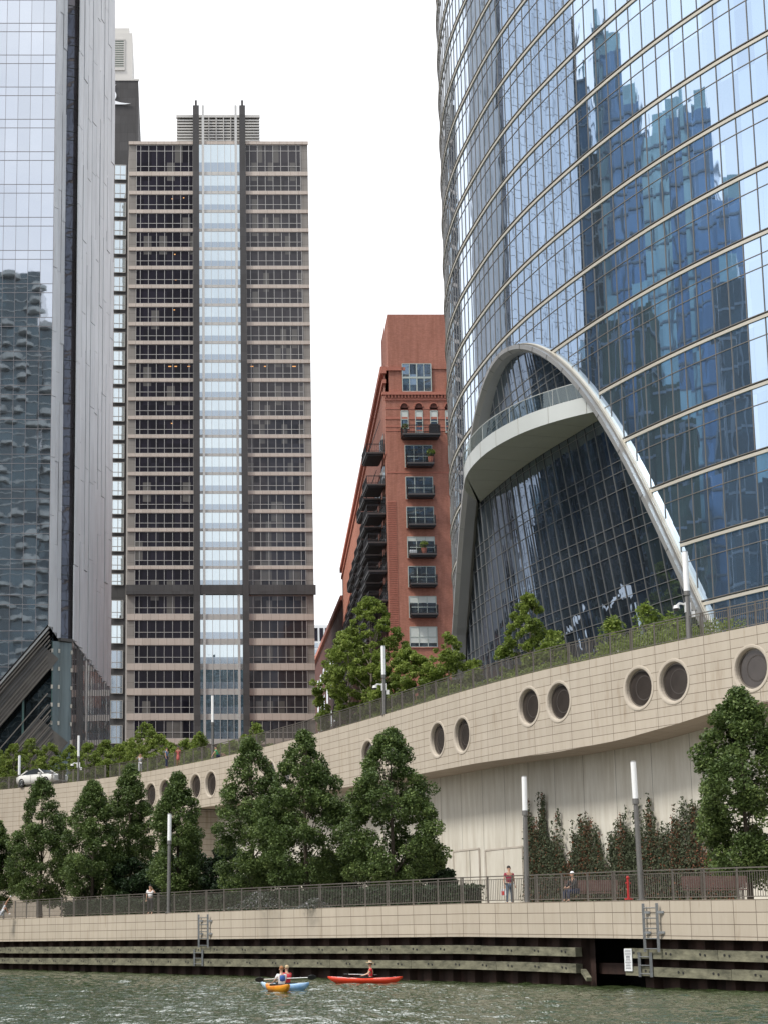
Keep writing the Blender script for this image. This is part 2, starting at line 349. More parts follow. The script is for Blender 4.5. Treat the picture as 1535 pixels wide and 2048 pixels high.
mat('straw', (.50,.36,.20), .9, var=.2, scale=20); mat('kayak_red', (.72,.055,.02), .28, coat=.3); mat('kayak_yellow', (.80,.42,.02), .28, col2=(.55,.10,.02), scale=1.1)
mat('kayak_blue', (.10,.30,.62), .28, col2=(.55,.68,.78), scale=1.0); mat('kayak_black', (.015,.015,.016), .6); mat('paddle_white', (.7,.7,.7), .4)
mat('car_paint', (.72,.72,.70), .18, coat=.6); mat('car_glass', (.05,.06,.07), .05, metal=.3); mat('tyre', (.018,.018,.018), .85); mat('chrome', (.6,.6,.6), .15, metal=.9); mat('car_grille', (.05,.05,.05), .3, metal=.6)
mat('sign_white', (.70,.72,.74), .6); mat('sign_ink', (.06,.06,.08), .7); mat('plastic_red', (.6,.04,.04), .5)
def water_mat():
    m = bpy.data.materials.new('river_water'); m.use_nodes = True
    nt = m.node_tree; n = nt.nodes; l = nt.links; p = n['Principled BSDF']
    p.inputs['Base Color'].default_value = (.033,.049,.019,1); p.inputs['Roughness'].default_value = .03; p.inputs['IOR'].default_value = 1.33
    p.inputs['Specular IOR Level'].default_value = .5
    tc = n.new('ShaderNodeTexCoord'); mp = n.new('ShaderNodeMapping'); mp.inputs['Scale'].default_value = (1,1,1); l.new(tc.outputs['Object'], mp.inputs[0])
    nz = n.new('ShaderNodeTexNoise'); nz.inputs['Scale'].default_value = 8; nz.inputs['Detail'].default_value = 2; l.new(mp.outputs[0], nz.inputs['Vector'])
    bp = n.new('ShaderNodeBump'); bp.inputs['Distance'].default_value = .035; bp.inputs['Strength'].default_value = 1
    l.new(nz.outputs[0], bp.inputs['Height']); l.new(bp.outputs[0], p.inputs['Normal'])
    return m
M['water'] = water_mat()
mat('warm_lamp', (.5,.25,.08), .6, emit=(1,.45,.15,.5))

# ------------------------------------------------------------------ curves in plan
class Curve:
    def __init__(s, pts, smooth=2, n=3000):
        P = np.array(pts, float)
        for _ in range(smooth):      # Chaikin corner cutting
            Q = [P[0]]
            for a, b in zip(P[:-1], P[1:]): Q += [a*.75+b*.25, a*.25+b*.75]
            Q.append(P[-1]); P = np.array(Q)
        d = np.concatenate([[0], np.cumsum(np.hypot(*np.diff(P, axis=0).T))])
        s.L = d[-1]; s.d = d; s.P = P
        s.S = np.linspace(0, s.L, n); s.X = np.interp(s.S, d, P[:,0]); s.Y = np.interp(s.S, d, P[:,1])
    def xy(s, t): return float(np.interp(t, s.d, s.P[:,0])), float(np.interp(t, s.d, s.P[:,1]))
    def nrm(s, t, e=.6):      # unit normal to the left of travel
        a = s.xy(max(0, t-e)); b = s.xy(min(s.L, t+e)); dx, dy = b[0]-a[0], b[1]-a[1]; q = math.hypot(dx, dy)
        return -dy/q, dx/q
    def p(s, t, z, off=0.0):
        x, y = s.xy(t); nx, ny = s.nrm(t); return Vector((x+nx*off, y+ny*off, z))
    def hit(s, px, py, lo=None, hi=None):
        r, t = ray(px, py); q = np.abs(s.X/np.maximum(s.Y, 1e-3)-r)
        if lo is None and getattr(s, 'lim', None): lo, hi = s.lim
        if lo is not None: q = np.where((s.S < lo) | (s.S > hi), 9, q)
        i = int(np.argmin(q)); return float(s.S[i]), float(t*s.Y[i]+H)

# travel goes from near right to far left; "left of travel" (positive offset) is towards the river and the camera
quay = Curve([(38,34),(33,44),(28,53),(24.6,60),(21.5,66.2),(17.9,73.5),(13.9,82.2),(9.6,88.6),(4.5,96.2),(-2,107),(-8,117),(-12.2,124.5),(-24,143),(-44,157),(-64,160),(-76,150),(-82,120),(-88,60),(-95,-60)])
viad = Curve([(60,20),(50,42),(40,64),(33.6,76.5),(28.7,85.5),(26.6,89.2),(25.0,92.2),(23.0,96.2),(20.7,101),(18.4,107.2),(16,115),(13.2,124.2),(9.9,134),(5.8,145.2),(1.7,154.2),(-2.8,163),(-6.5,169),(-9.9,173.3),(-17.8,182.5),(-28,191),(-46,196),(-66,192),(-78,178),(-88,150),(-94,110),(-100,40),(-108,-60)])
DECK = 16.8; PROM = 3.3
def quay_top(y):       # the walk rises a little in the middle of its run
    return float(np.interp(y, [60,66.2,73.5,83.4,95.9,124,140], [3.16,3.16,3.27,3.37,3.31,3.17,3.17]))
def offs(c, t, off, z): return c.p(t, z, off)

# ------------------------------------------------------------------ river (real ripples near the view, plain sheet beyond)
WL = -.17
def river():
    rng = np.random.RandomState(4)
    xs = np.arange(-22, 32.01, .10); ys = [30.0]
    while ys[-1] < 132: ys.append(ys[-1]+.075*(ys[-1]/40)**1.15)
    ys = np.array(ys); X, Y = np.meshgrid(xs, ys); Z = np.zeros_like(X)
    for k in range(60):
        lam = math.exp(rng.uniform(math.log(.34), math.log(2.0))); a = rng.normal(1.7, .8)
        kx, ky = math.cos(a)*2*math.pi/lam, math.sin(a)*2*math.pi/lam
        amp = .0040*lam**.75
        ph = rng.uniform(0, 6.28)
        env = .75+.45*np.sin(X*rng.uniform(.05,.22)+Y*rng.uniform(.04,.2)+rng.uniform(0,6))
        Z += amp*env*np.sin(kx*X+ky*Y+ph)
    Z = np.where(Z > 0, Z*1.25, Z)
    fx = np.clip(np.minimum((X+22)/3, (32-X)/3), 0, 1); fy = np.clip(np.minimum((Y-30)/3, (132-Y)/6), 0, 1)
    Z = Z*fx*fy
    ny, nx = X.shape
    v = np.stack([X, Y, Z], -1).reshape(-1, 3)
    idx = np.arange(ny*nx).reshape(ny, nx)
    q = np.stack([idx[:-1,:-1], idx[:-1,1:], idx[1:,1:], idx[1:,:-1]], -1).reshape(-1, 4)
    nv = len(v); x0, x1, y0, y1 = xs[0], xs[-1], ys[0], ys[-1]
    ext = np.array([(x0,y0,0),(x1,y0,0),(x1,y1,0),(x0,y1,0),(-2500,-2500,0),(2500,-2500,0),(2500,4000,0),(-2500,4000,0)])
    v = np.vstack([v, ext])
    f = [(nv+4,nv+5,nv+1,nv),(nv+5,nv+6,nv+2,nv+1),(nv+6,nv+7,nv+3,nv+2),(nv+7,nv+4,nv,nv+3)]
    me = bpy.data.meshes.new('river'); tot = np.vstack([q, np.array(f)])
    me.vertices.add(len(v)); me.vertices.foreach_set('co', v.ravel().astype(np.float32))
    me.loops.add(tot.size); me.loops.foreach_set('vertex_index', tot.ravel().astype(np.int32))
    me.polygons.add(len(tot)); me.polygons.foreach_set('loop_start', np.arange(0, tot.size, 4, dtype=np.int32)); me.polygons.foreach_set('loop_total', np.full(len(tot), 4, np.int32))
    me.polygons.foreach_set('use_smooth', np.ones(len(tot), bool)); me.update(); me.validate()
    me.materials.append(M['water'])
    o = bpy.data.objects.new('river', me); o.location.z = WL; C.objects.link(o); tag(o, kind='structure')
river()

# ------------------------------------------------------------------ promenade ground and deck ground
mb = MB(); n = 160
for i in range(n):
    f0, f1 = i/n, (i+1)/n
    a0, a1 = quay.L*f0, quay.L*f1; b0, b1 = viad.L*f0, viad.L*f1
    def inner(t): return viad.p(t, PROM, -4.2)
    A0 = quay.p(a0, quay_top(quay.xy(a0)[1])-.004, -.12); A1 = quay.p(a1, quay_top(quay.xy(a1)[1])-.004, -.12)
    mb.face([A0, inner(b0), inner(b1), A1])
tag(mb.build('promenade', M['paving']), kind='structure')
mb = MB()
pts = [viad.p(t, DECK-.02, -.3) for t in np.linspace(0, viad.L, 120)]
far = [(-2500,-60,DECK-.02),(-2500,4000,DECK-.02),(2500,4000,DECK-.02),(2500,20,DECK-.02)]
mb.face(pts+[Vector(p) for p in far])
tag(mb.build('ground', M['city_ground']), kind='structure')
mb = MB()          # planted strip behind the deck railing
for t in np.arange(60, 205, 3.0):
    mb.face([viad.p(t, DECK-.012, -3.0), viad.p(t, DECK-.012, -9.0), viad.p(t+3, DECK-.012, -9.0), viad.p(t+3, DECK-.012, -3.0)][::-1])
tag(mb.build('lawn', M['lawn']), kind='structure')
mb = MB()          # drive where the car stands
for t in np.arange(150, 215, 3.0):
    mb.face([viad.p(t, DECK-.006, -.5), viad.p(t, DECK-.006, -6.5), viad.p(t+3, DECK-.006, -6.5), viad.p(t+3, DECK-.006, -.5)][::-1])
tag(mb.build('road', M['asphalt']), kind='structure')
# south bank behind the viewer
mb = MB(); mb.face([(-2500,-2500,3.2),(2500,-2500,3.2),(2500,-62,3.2),(-2500,-62,3.2)])
tag(mb.build('south_bank_ground', M['city_ground']), kind='structure')
mb = MB(); mb.box(-400,-62.6,-1,400,-62.0,3.6)
tag(mb.build('south_quay_wall', M['concrete_pale']), 'plain concrete quay wall of the bank behind the viewer', 'wall')

# ------------------------------------------------------------------ quay wall
S0, S1 = quay.hit(1535, 1800)[0], quay.hit(0, 1838)[0]
QW = empty('quay_wall', quay.p((S0+S1)/2, 0), 0, 'long low quay wall of beige stone panels above the timber fenders', 'wall')
def curved_strip(mb, c, t0, t1, z0f, z1f, off, step=1.0, uv0=0):
    ts = np.arange(t0, t1+.001, step)
    for a, b in zip(ts[:-1], ts[1:]):
        p0, p1 = c.p(a, z0f(a), off), c.p(b, z0f(b), off); p2, p3 = c.p(b, z1f(b), off), c.p(a, z1f(a), off)
        mb.face([p0, p1, p2, p3], [(a, p0.z), (b, p1.z), (b, p2.z), (a, p3.z)])
qt = lambda t: quay_top(quay.xy(t)[1])
def loc_build(mb, name, m, parent):      # geometry in world coordinates under an unrotated parent
    return mb.build(name, m, parent, loc=None) if parent is None else _lb(mb, name, m, parent)
def _lb(mb, name, m, parent):
    root = parent
    off = Vector((0,0,0)); q = parent
    while q is not None: off += q.location; q = q.parent
    mb.v = [tuple(Vector(p)-off) for p in mb.v]
    return mb.build(name, m, parent)
mb = MB(); t_end = quay.L-70
def quay_uvwall():
    ts = np.arange(2, t_end, 1.0)
    for a, b in zip(ts[:-1], ts[1:]):
        za, zb = qt(a), qt(b)
        P = [quay.p(a, za-1.5), quay.p(b, zb-1.5), quay.p(b, zb), quay.p(a, za)]
        mb.face(P, [(a,-1.5),(b,-1.5),(b,0),(a,0)])
        Q = [quay.p(a, za), quay.p(b, zb), quay.p(b, zb, -.45), quay.p(a, za, -.45)]
        mb.face(Q, [(a,0),(b,0),(b,.4),(a,.4)])
        mb.face([quay.p(a, za-1.5,-.5), quay.p(b, zb-1.5,-.5), quay.p(b, zb-1.5), quay.p(a, za-1.5)], [(a,0),(b,0),(b,.2),(a,.2)])
quay_uvwall(); _lb(mb, 'stone_cladding', M['quay_cladding'], QW)
# sheet piling, corrugated, with the open bay
gapA, gapB = quay.hit(1250, 1930)[0], quay.hit(1150, 1930)[0]
SPW = empty('sheet_piling', quay.p(60, 0), 0, 'dark rusty corrugated sheet piling under the quay wall', 'piling')
mb = MB(); t = 2.0; per = 1.5
while t < t_end:
    if not (gapA-.2 < t+.7 < gapB+.2):
        zt = qt(t)-1.48
        prof = [(0,-.75),(.35,-.75),(.5,-.42),(1.0,-.42),(1.15,-.75),(1.5,-.75)]
        for (a, oa), (b, ob) in zip(prof[:-1], prof[1:]):
            mb.face([quay.p(t+a, -1.2, oa), quay.p(t+b, -1.2, ob), quay.p(t+b, zt, ob), quay.p(t+a, zt, oa)])
    t += per
_lb(mb, 'piling_sheet', M['rust_piling'], SPW)
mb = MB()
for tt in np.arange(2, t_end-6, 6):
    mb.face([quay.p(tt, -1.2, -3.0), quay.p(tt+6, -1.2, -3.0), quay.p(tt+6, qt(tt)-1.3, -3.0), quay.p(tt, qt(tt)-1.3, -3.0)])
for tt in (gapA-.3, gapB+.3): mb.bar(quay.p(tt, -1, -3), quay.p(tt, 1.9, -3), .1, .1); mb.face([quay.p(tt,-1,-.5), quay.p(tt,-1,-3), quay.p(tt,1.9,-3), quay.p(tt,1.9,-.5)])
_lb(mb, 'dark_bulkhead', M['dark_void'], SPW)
mb = MB()
for tt in np.arange(gapA, gapB-.4, 2.2): mb.bar(quay.p(tt, .55, -1.2), quay.p(tt+2.2, .55, -1.2), .3, .45)
_lb(mb, 'waler_beam', M['rust_piling'], SPW)

# ------------------------------------------------------------------ timber fenders
def beam(t0, t1, zt, zb, lab, grp='timber fender beams'):
    o = MB(); ts = np.linspace(t0, t1, max(2, int((t1-t0)/1.2)+1))
    for a, b in zip(ts[:-1], ts[1:]):
        q0, q1 = qt(a), qt(b)
        for (oa, za), (ob, zb2) in (((.0,zt),(.0,zb)),):
            pass
        A = [quay.p(a, q0+zb, .0), quay.p(a, q0+zt, .0), quay.p(a, q0+zt, -.34), quay.p(a, q0+zb, -.34)]
        B = [quay.p(b, q1+zb, .0), quay.p(b, q1+zt, .0), quay.p(b, q1+zt, -.34), quay.p(b, q1+zb, -.34)]
        for i in range(4):
            j = (i+1) % 4
            o.face([A[i], B[i], B[j], A[j]], [(a, i*.4), (b, i*.4), (b, i*.4+.4), (a, i*.4+.4)])
        if a == ts[0]: o.face(A)
        if b == ts[-1]: o.face(B[::-1])
    root = empty('timber_beam', quay.p((t0+t1)/2, qt(t0)+zb), 0, lab, 'beam', grp)
    _lb(o, 'beam_timber', M['timber'], root)
    k = MB()
    for tt in np.arange(t0+.8, t1-.2, 1.9):
        for d in (-.13, .13):
            c = quay.p(tt+d, qt(tt)+(zt+zb)/2+.03*(d > 0), .012); nx, ny = quay.nrm(tt)
            k.tube(c-Vector((nx,ny,0))*.02, c+Vector((nx,ny,0))*.006, .05, n=8)
    _lb(k, 'bolt_hole', M['bolt_dark'], root)
    return root
rr = random.Random(3)
for row, (zt, zb, nm) in enumerate(((-1.88,-2.27,'upper'),(-2.57,-2.95,'lower'))):
    t = 2.5
    while t < gapA-1:
        t1 = min(t+6.2+rr.uniform(-.8,.8), gapA)
        if gapA-t1 < 2: t1 = gapA
        end = abs(t1-gapA) < .01
        beam(t, t1-.02, zt+rr.uniform(-.02,.02), zb, ('end beam of the %s fender row right of the dark opening, below the quay ladder' % nm) if end else ('weathered green-grey timber beam in the %s fender row right of the dark opening' % nm), 'timber beams right of the opening, %s row' % nm)
        t = t1
    t = gapB
    first = True
    while t < t_end-60:
        t1 = t+6.4+rr.uniform(-.9,.9)
        beam(t, t1-.02, zt+rr.uniform(-.025,.025), zb+rr.uniform(-.01,.01), ('cut end beam of the %s fender row just left of the dark opening' % nm) if first else ('weathered green-grey timber beam in the %s fender row left of the dark opening' % nm), 'timber beams left of the opening, %s row' % nm)
        t = t1; first = False
# broken timber in the opening
bt = MB(); bt.bar(quay.p(gapB-.1,.45,-.3), quay.p(gapB-.9,.12,.05), .22,.16); 
tag(bt.build('broken_timber', M['timber']), 'short broken timber stub slanting into the water at the dark opening', 'timber')

# ladders
def ladder(px, ztop, zbot, width, lab, n, off=.16, brackets=True):
    s = quay.hit(px, 1850)[0]; z0 = qt(s); root = empty('quay_ladder', quay.p(s, z0+zbot, off), 0, lab, 'ladder')
    a, b = s-width/2, s+width/2
    for t in (a, b):
        m = MB(); m.bar(quay.p(t, z0+zbot, off), quay.p(t, z0+ztop, off), .10, .06); _lb(m, 'side_rail', M['galvanised'], root)
    for i in range(n):
        z = z0+zbot+.12+(ztop-zbot-.3)*i/(n-1)
        m = MB(); m.tube(quay.p(a, z, off), quay.p(b, z, off), .022, n=8); _lb(m, 'rung', M['galvanised'], root)
    if brackets:
        for z in (z0+ztop-.35, z0+zbot+.75):
            for t in (a, b):
                m = MB(); m.bar(quay.p(t, z, off), quay.p(t-.22, z, .01), .05, .09); _lb(m, 'bracket', M['galvanised'], root)
ladder(1306, -.12, -2.0, .80, 'grey steel ladder on the quay wall right of the dark opening', 5)
ladder(411, -.15, -1.95, .95, 'grey steel ladder on the quay wall at the left, beyond the lamp post', 5)
ladder(1288, -2.02, -2.98, .68, 'short galvanised ladder on the fender beams under the right-hand quay ladder', 3, off=.08, brackets=False)
ladder(399, -2.05, -2.95, .85, 'short galvanised ladder on the fender beams under the left-hand quay ladder', 3, off=.08, brackets=False)
# notice on the end of the right fender
s = quay.hit(1255, 1910)[0]; z0 = qt(s)
SG = empty('notice_board', quay.p(s, z0-2.8, .03), 0, 'narrow white printed notice fixed to the end of the fender beams', 'sign')
m = MB(); W2 = .23
m.hexa([quay.p(s-W2, z0-2.78, .02), quay.p(s+W2, z0-2.78, .02), quay.p(s+W2, z0-2.78, .05), quay.p(s-W2, z0-2.78, .05)], [quay.p(s-W2, z0-1.9, .02), quay.p(s+W2, z0-1.9, .02), quay.p(s+W2, z0-1.9, .05), quay.p(s-W2, z0-1.9, .05)])
_lb(m, 'board', M['sign_white'], SG)
m = MB(); z = z0-1.96
for i in range(13):
    h = .03 if i not in (4, 5) else .05
    w_ = W2*(.5 if i in (4,5) else rr.uniform(.55,.8))
    m.bar(quay.p(s-w_, z, .053), quay.p(s+w_, z, .053), .005, h*.6)
    z -= .06
_lb(m, 'printed_lines', M['sign_ink'], SG)

# ------------------------------------------------------------------ railings
def fence(name, c, t0, t1, off, zf, lab, hgt=1.2, panel=1.75, pick=.125):
    root = empty(name, c.p((t0+t1)/2, zf((t0+t1)/2), off), 0, lab, 'railing')
    npan = int((t1-t0)/panel)
    for k in range(npan+1):
        t = t0+k*panel
        m = MB(); P = c.p(t, zf(t), off)
        m.bar(P+Vector((0,0,-.05)), P+Vector((0,0,hgt)), .075, .05); _lb(m, 'post', M['rail_metal'], root)
        if k == npan: break
        m = MB(); b = t+panel
        if k % 3 == 0: m.bar(c.p(t+.14, zf(t), off), c.p(t+.14, zf(t)+hgt, off), .06, .05)
        m.bar(c.p(t+.03, zf(t)+hgt-.03, off), c.p(b-.03, zf(b)+hgt-.03, off), .06, .045)
        m.bar(c.p(t+.03, zf(t)+hgt-.16, off), c.p(b-.03, zf(b)+hgt-.16, off), .03, .03)
        m.bar(c.p(t+.03, zf(t)+.11, off), c.p(b-.03, zf(b)+.11, off), .03, .035)
        for u in np.arange(t+.1, b-.05, pick):
            m.bar(c.p(u, zf(u)+.12, off), c.p(u, zf(u)+hgt-.17, off), .022, .022)
        _lb(m, 'fence_panel', M['rail_metal'], root)
fence('quay_railing', quay, S0-7, S1+5, -.25, qt, 'long dark metal railing along the top of the low quay wall')
V0, V1 = viad.hit(1535, 1247)[0], viad.hit(0, 1581)[0]
dk = lambda t: DECK
bend = viad.hit(212, 1557)[0]
fence('deck_railing', viad, V0-6, bend-.1, -.22, dk, 'dark metal railing along the top of the curved wall with round windows', hgt=1.25)
fence('deck_railing', viad, bend+.3, V1+6, -.22, dk, 'dark metal railing in front of the parked white car', hgt=1.25)

# ------------------------------------------------------------------ viaduct wall with portholes
VW = empty('viaduct_wall', viad.p((V0+V1)/2, 0), 0, 'high curved wall of beige stone panels with pairs of round windows', 'wall')
wall_end = viad.hit(383, 1600)[0]
bp_ = [(1453,1415),(1360,1446),(1240,1480),(1110,1505),(950,1527),(850,1546),(700,1573),(415,1613),(384,1618)]
bs = [viad.hit(*q) for q in bp_]; print('wall bottoms', [(round(a,1), round(b,2)) for a, b in bs])
bS = [0]+[b[0] for b in bs]; bZ = [bs[0][1]]+[b[1] for b in bs]
zbot = lambda t: float(np.interp(t, bS, bZ))
wins = [(1500,1337),(1345,1363),(1277,1376),(1115,1403),(1057,1413),(923,1470),(874,1479),(778,1503),(735,1512),(570,1544),(540,1549),(421,1568),(390,1573),(330,1583),(301,1590)]
W = sorted(viad.hit(*q) for q in wins)
print('wins', [(round(a,1), round(b,2)) for a, b in W])
RO, RI, TW = 1.16, .99, 1.22
mb = MB(); ring = 32; cur = 0.5
def wz(t): return zbot(t) if t < wall_end else PROM-.1
def strip(t0, t1, zl, zh):
    n = max(1, int((t1-t0)/1.0+.5)); ts = np.linspace(t0, t1, n+1)
    for a, b in zip(ts[:-1], ts[1:]):
        za, zb = (zl(a), zl(b)) if callable(zl) else (zl, zl); zc, zd = (zh, zh)
        mb.face([viad.p(a, za), viad.p(b, zb), viad.p(b, zd), viad.p(a, zc)], [(a, za-DECK), (b, zb-DECK), (b, zd-DECK), (a, zc-DECK)])
for i, (s, z) in enumerate(W):
    a, b = s-TW, s+TW
    if cur < wall_end < a: strip(cur, wall_end, zbot, DECK); cur = wall_end
    if cur < a: strip(cur, a, wz, DECK)
    strip(a, b, wz, z-TW) if wz(a) < z-TW-.01 else None
    strip(a, b, z+TW, DECK)
    # square with a round hole
    P = []
    for k in range(ring):
        an = 2*math.pi*k/ring; c_, s_ = math.cos(an), math.sin(an); q = TW/max(abs(c_), abs(s_))
        P.append(((s+c_*q, z+s_*q), (s+c_*RO, z+s_*RO)))
    for k in range(ring):
        (o0, i0), (o1, i1) = P[k], P[(k+1) % ring]
        mb.face([viad.p(*o0), viad.p(*o1), viad.p(*i1), viad.p(*i0)][::-1], [(o0[0], o0[1]-DECK), (o1[0], o1[1]-DECK), (i1[0], i1[1]-DECK), (i0[0], i0[1]-DECK)][::-1])
    cur = b
strip(cur, viad.L-60, wz, DECK)
for a in np.arange(.5, viad.L-61, 1.5):       # top of the parapet
    mb.face([viad.p(a, DECK), viad.p(a+1.5, DECK), viad.p(a+1.5, DECK, -.5), viad.p(a, DECK, -.5)], [(a,0),(a+1.5,0),(a+1.5,.4),(a,.4)])
mb.face([viad.p(wall_end, PROM-.1), viad.p(wall_end, zbot(wall_end)), viad.p(wall_end, zbot(wall_end), -2.6), viad.p(wall_end, PROM-.1, -2.6)])
_lb(mb, 'stone_cladding', M['cladding'], VW)
for s, z in W:
    rim = MB(); 
    prof = [(RO+.03, 0.0), (RO+.02, .03), (RO-.03, .035), (RI+.05, .02), (RI+.01, -.05), (RI-.01, -.26)]
    for (r0, o0), (r1, o1) in zip(prof[:-1], prof[1:]):
        for k in range(ring):
            a0, a1 = 2*math.pi*k/ring, 2*math.pi*(k+1)/ring
            rim.face([viad.p(s+math.cos(a)*r, z+math.sin(a)*r, o) for a, r, o in ((a0,r0,o0),(a1,r0,o0),(a1,r1,o1),(a0,r1,o1))], None, True)
    rw = empty('round_window', viad.p(s, z) - VW.location); rw.parent = VW
    _lb(rim, 'rim', M['concrete_rim'], rw)
    g = MB(); pts = [viad.p(s+math.cos(2*math.pi*k/ring)*RI, z+math.sin(2*math.pi*k/ring)*RI, -.22) for k in range(ring)]
    g.face(pts); _lb(g, 'pane', M['porthole_glass'], rw)
    g = MB(); fr = RI-.09
    for k in range(ring):
        a0, a1 = 2*math.pi*k/ring, 2*math.pi*(k+1)/ring
        g.face([viad.p(s+math.cos(a)*r, z+math.sin(a)*r, -.205) for a, r in ((a0,RI),(a1,RI),(a1,fr),(a0,fr))])
    _lb(g, 'gasket', M['rail_metal'], rw)
    g = MB(); q_ = s-.20
    for k in range(ring):
        a0, a1 = 2*math.pi*k/ring, 2*math.pi*(k+1)/ring
        g.face([viad.p(q_+math.cos(a)*r, z+math.sin(a)*r, -.212) for a, r in ((a0,.66),(a1,.66),(a1,.60),(a0,.60))])
    _lb(g, 'inner_ring', M['bolt_brown'], rw)
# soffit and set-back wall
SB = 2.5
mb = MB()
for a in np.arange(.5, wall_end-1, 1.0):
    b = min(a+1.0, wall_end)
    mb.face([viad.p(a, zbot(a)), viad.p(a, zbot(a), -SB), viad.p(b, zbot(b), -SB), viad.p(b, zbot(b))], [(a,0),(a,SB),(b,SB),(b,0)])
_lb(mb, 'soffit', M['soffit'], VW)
mb = MB()
for a in np.arange(.5, wall_end, 1.0):
    b = a+1.0
    mb.face([viad.p(a, PROM-.2, -SB), viad.p(b, PROM-.2, -SB), viad.p(b, zbot(b)+.3, -SB), viad.p(a, zbot(a)+.3, -SB)], [(a,PROM),(b,PROM),(b,zbot(b)),(a,zbot(a))])
_lb(mb, 'recessed_wall', M['recess_wall'], VW)
for x0, x1, y in ((972,1046,1693),(908,958,1697)):
    inner = Curve([tuple(viad.p(t, 0, -SB)[:2]) for t in np.linspace(0, viad.L*.6, 200)], 0)
    s0, zt = inner.hit(x1, y); s1, _ = inner.hit(x0, y); sm = (s0+s1)/2
    g = MB()
    n = 6
    def ip(t, z, o): return inner.p(t, z, o)
    for a, b in zip(np.linspace(s0, s1, n)[:-1], np.linspace(s0, s1, n)[1:]): 
        g.face([ip(a, PROM, .05), ip(b, PROM, .05), ip(b, zt, .05), ip(a, zt, .05)])
    d = _lb(g, 'service_door', M['recess_wall'], VW)
    g = MB(); g.bar(ip(s0, zt, .06), ip(s1, zt, .06), .06, .10); g.bar(ip(s0, PROM, .06), ip(s0, zt, .06), .10, .06); g.bar(ip(s1, PROM, .06), ip(s1, zt, .06), .10, .06); g.bar(ip(sm, PROM, .055), ip(sm, zt, .055), .03, .03)
    _lb(g, 'door_frame', M['concrete_pale'], d)

# ------------------------------------------------------------------ curved glass tower with arch
fac = Curve([(66,52),(56,66),(48,80),(43.4,88),(39.5,95),(35.45,102),(33.85,105),(31.6,110),(29.5,116),(27.8,122),(26.4,128),(25.35,134.5),(24.7,142),(24.4,148),(24.6,155),(25.35,162),(26.8,168.5),(30,176),(36,183),(46,189),(60,193),(80,195)])
fac.lim = (0, float(fac.S[int(np.argmin(fac.X/fac.Y))])+.5)
RT = empty('curved_glass_tower', (60,130,DECK), 0, 'huge curved blue mirror-glass tower with a tall arch and balcony at its foot', 'building')
FZ = [H+v for v in (16.3,20.4,24.45,28.6,32.7,36.8,41.9)]
while FZ[-1] < 150: FZ.append(FZ[-1]+4.12)
TOP = FZ[-1]+.5
arch_px = [(917,1264),(920,1225),(929,1098),(936,1000),(954,857),(974,787),(987,748),(1011,714),(1032,691),(1060,682),(1091,689),(1120,712),(1144,738),(1163,759),(1200,810),(1240,870),(1263,908),(1297,973),(1349,1080),(1380,1150),(1416,1226),(1432,1268)]
sil = fac.lim[1]
A = sorted(fac.hit(px, py, fac.hit(1535,900)[0]-5, sil+2) for px, py in arch_px)
print('arch', [(round(a,1), round(b,1)) for a, b in A])
# symmetric smooth arch fitted to those
aS = np.array([a for a, b in A]); aZ = np.array([b for a, b in A])
iz = int(np.argmax(aZ)); 
from_s, to_s = aS[0]-1.0, aS[-1]
aM, aD = aS.mean(), aS.std(); k_ = np.polyfit((aS-aM)/aD, aZ, 6)
aS2 = np.linspace(aS[0], aS[-1], 61); aZ2 = np.polyval(k_, (aS2-aM)/aD)
# extend legs straight down to the deck
def leg(s0, z0, s1, z1): return s1+(s0-s1)*(DECK-z1)/(z0-z1)
sL = aS2[0]-(aS2[2]-aS2[0])*(aZ2[0]-DECK)/max(.1, (aZ2[2]-aZ2[0]))
sR = aS2[-1]+(aS2[-1]-aS2[-3])*(aZ2[-1]-DECK)/max(.1, (aZ2[-3]-aZ2[-1]))
sR = min(sR, aS2[-1]+4.5)
aS2 = np.concatenate([[sL], aS2, [sR]]); aZ2 = np.concatenate([[DECK], aZ2, [DECK]])
APEX = float(aZ2.max()); print('apex', APEX, 'legs', sL, sR)
def zarch(s): return float(np.interp(s, aS2, aZ2, left=DECK, right=DECK))
fac_end = fac.L-1
CW = 1.4
cols = np.arange(.4, fac_end, CW)
mb = MB()
for a in cols:
    b = min(a+CW, fac_end)
    sub = [a, b]
    if b > aS2[0] and a < aS2[-1]: sub = [a, a+CW*.25, a+CW*.5, a+CW*.75, b]
    for u, v in zip(sub[:-1], sub[1:]):
        z0, z1 = zarch(u), zarch(v)
        mb.face([fac.p(u, z0), fac.p(v, z1), fac.p(v, TOP), fac.p(u, TOP)], [(u, z0), (v, z1), (v, TOP), (u, TOP)])
_lb(mb, 'curtain_wall_glass', M['tower_glass'], RT)
def floor_line(z, off, th, dp, name, mtl, lo=0, hi=None):
    g = MB()
    for a in cols:
        b = min(a+CW, fac_end)
        if g.f and a > 60 and zarch(a) > z and zarch(a-CW) <= z and name != 'x':
            pass
        if z-th/2 < max(zarch(a), zarch(b)):
            if z-th/2 < min(zarch(a), zarch(b)) or (z-th/2 < zarch((a+b)/2)):
                if g.f: _lb(g, name, mtl, RT); g = MB()
                continue
        g.hexa([fac.p(a, z-th/2, -.02), fac.p(b, z-th/2, -.02), fac.p(b, z-th/2, dp), fac.p(a, z-th/2, dp)], [fac.p(a, z+th/2, -.02), fac.p(b, z+th/2, -.02), fac.p(b, z+th/2, dp), fac.p(a, z+th/2, dp)])
    if g.f: _lb(g, name, mtl, RT)
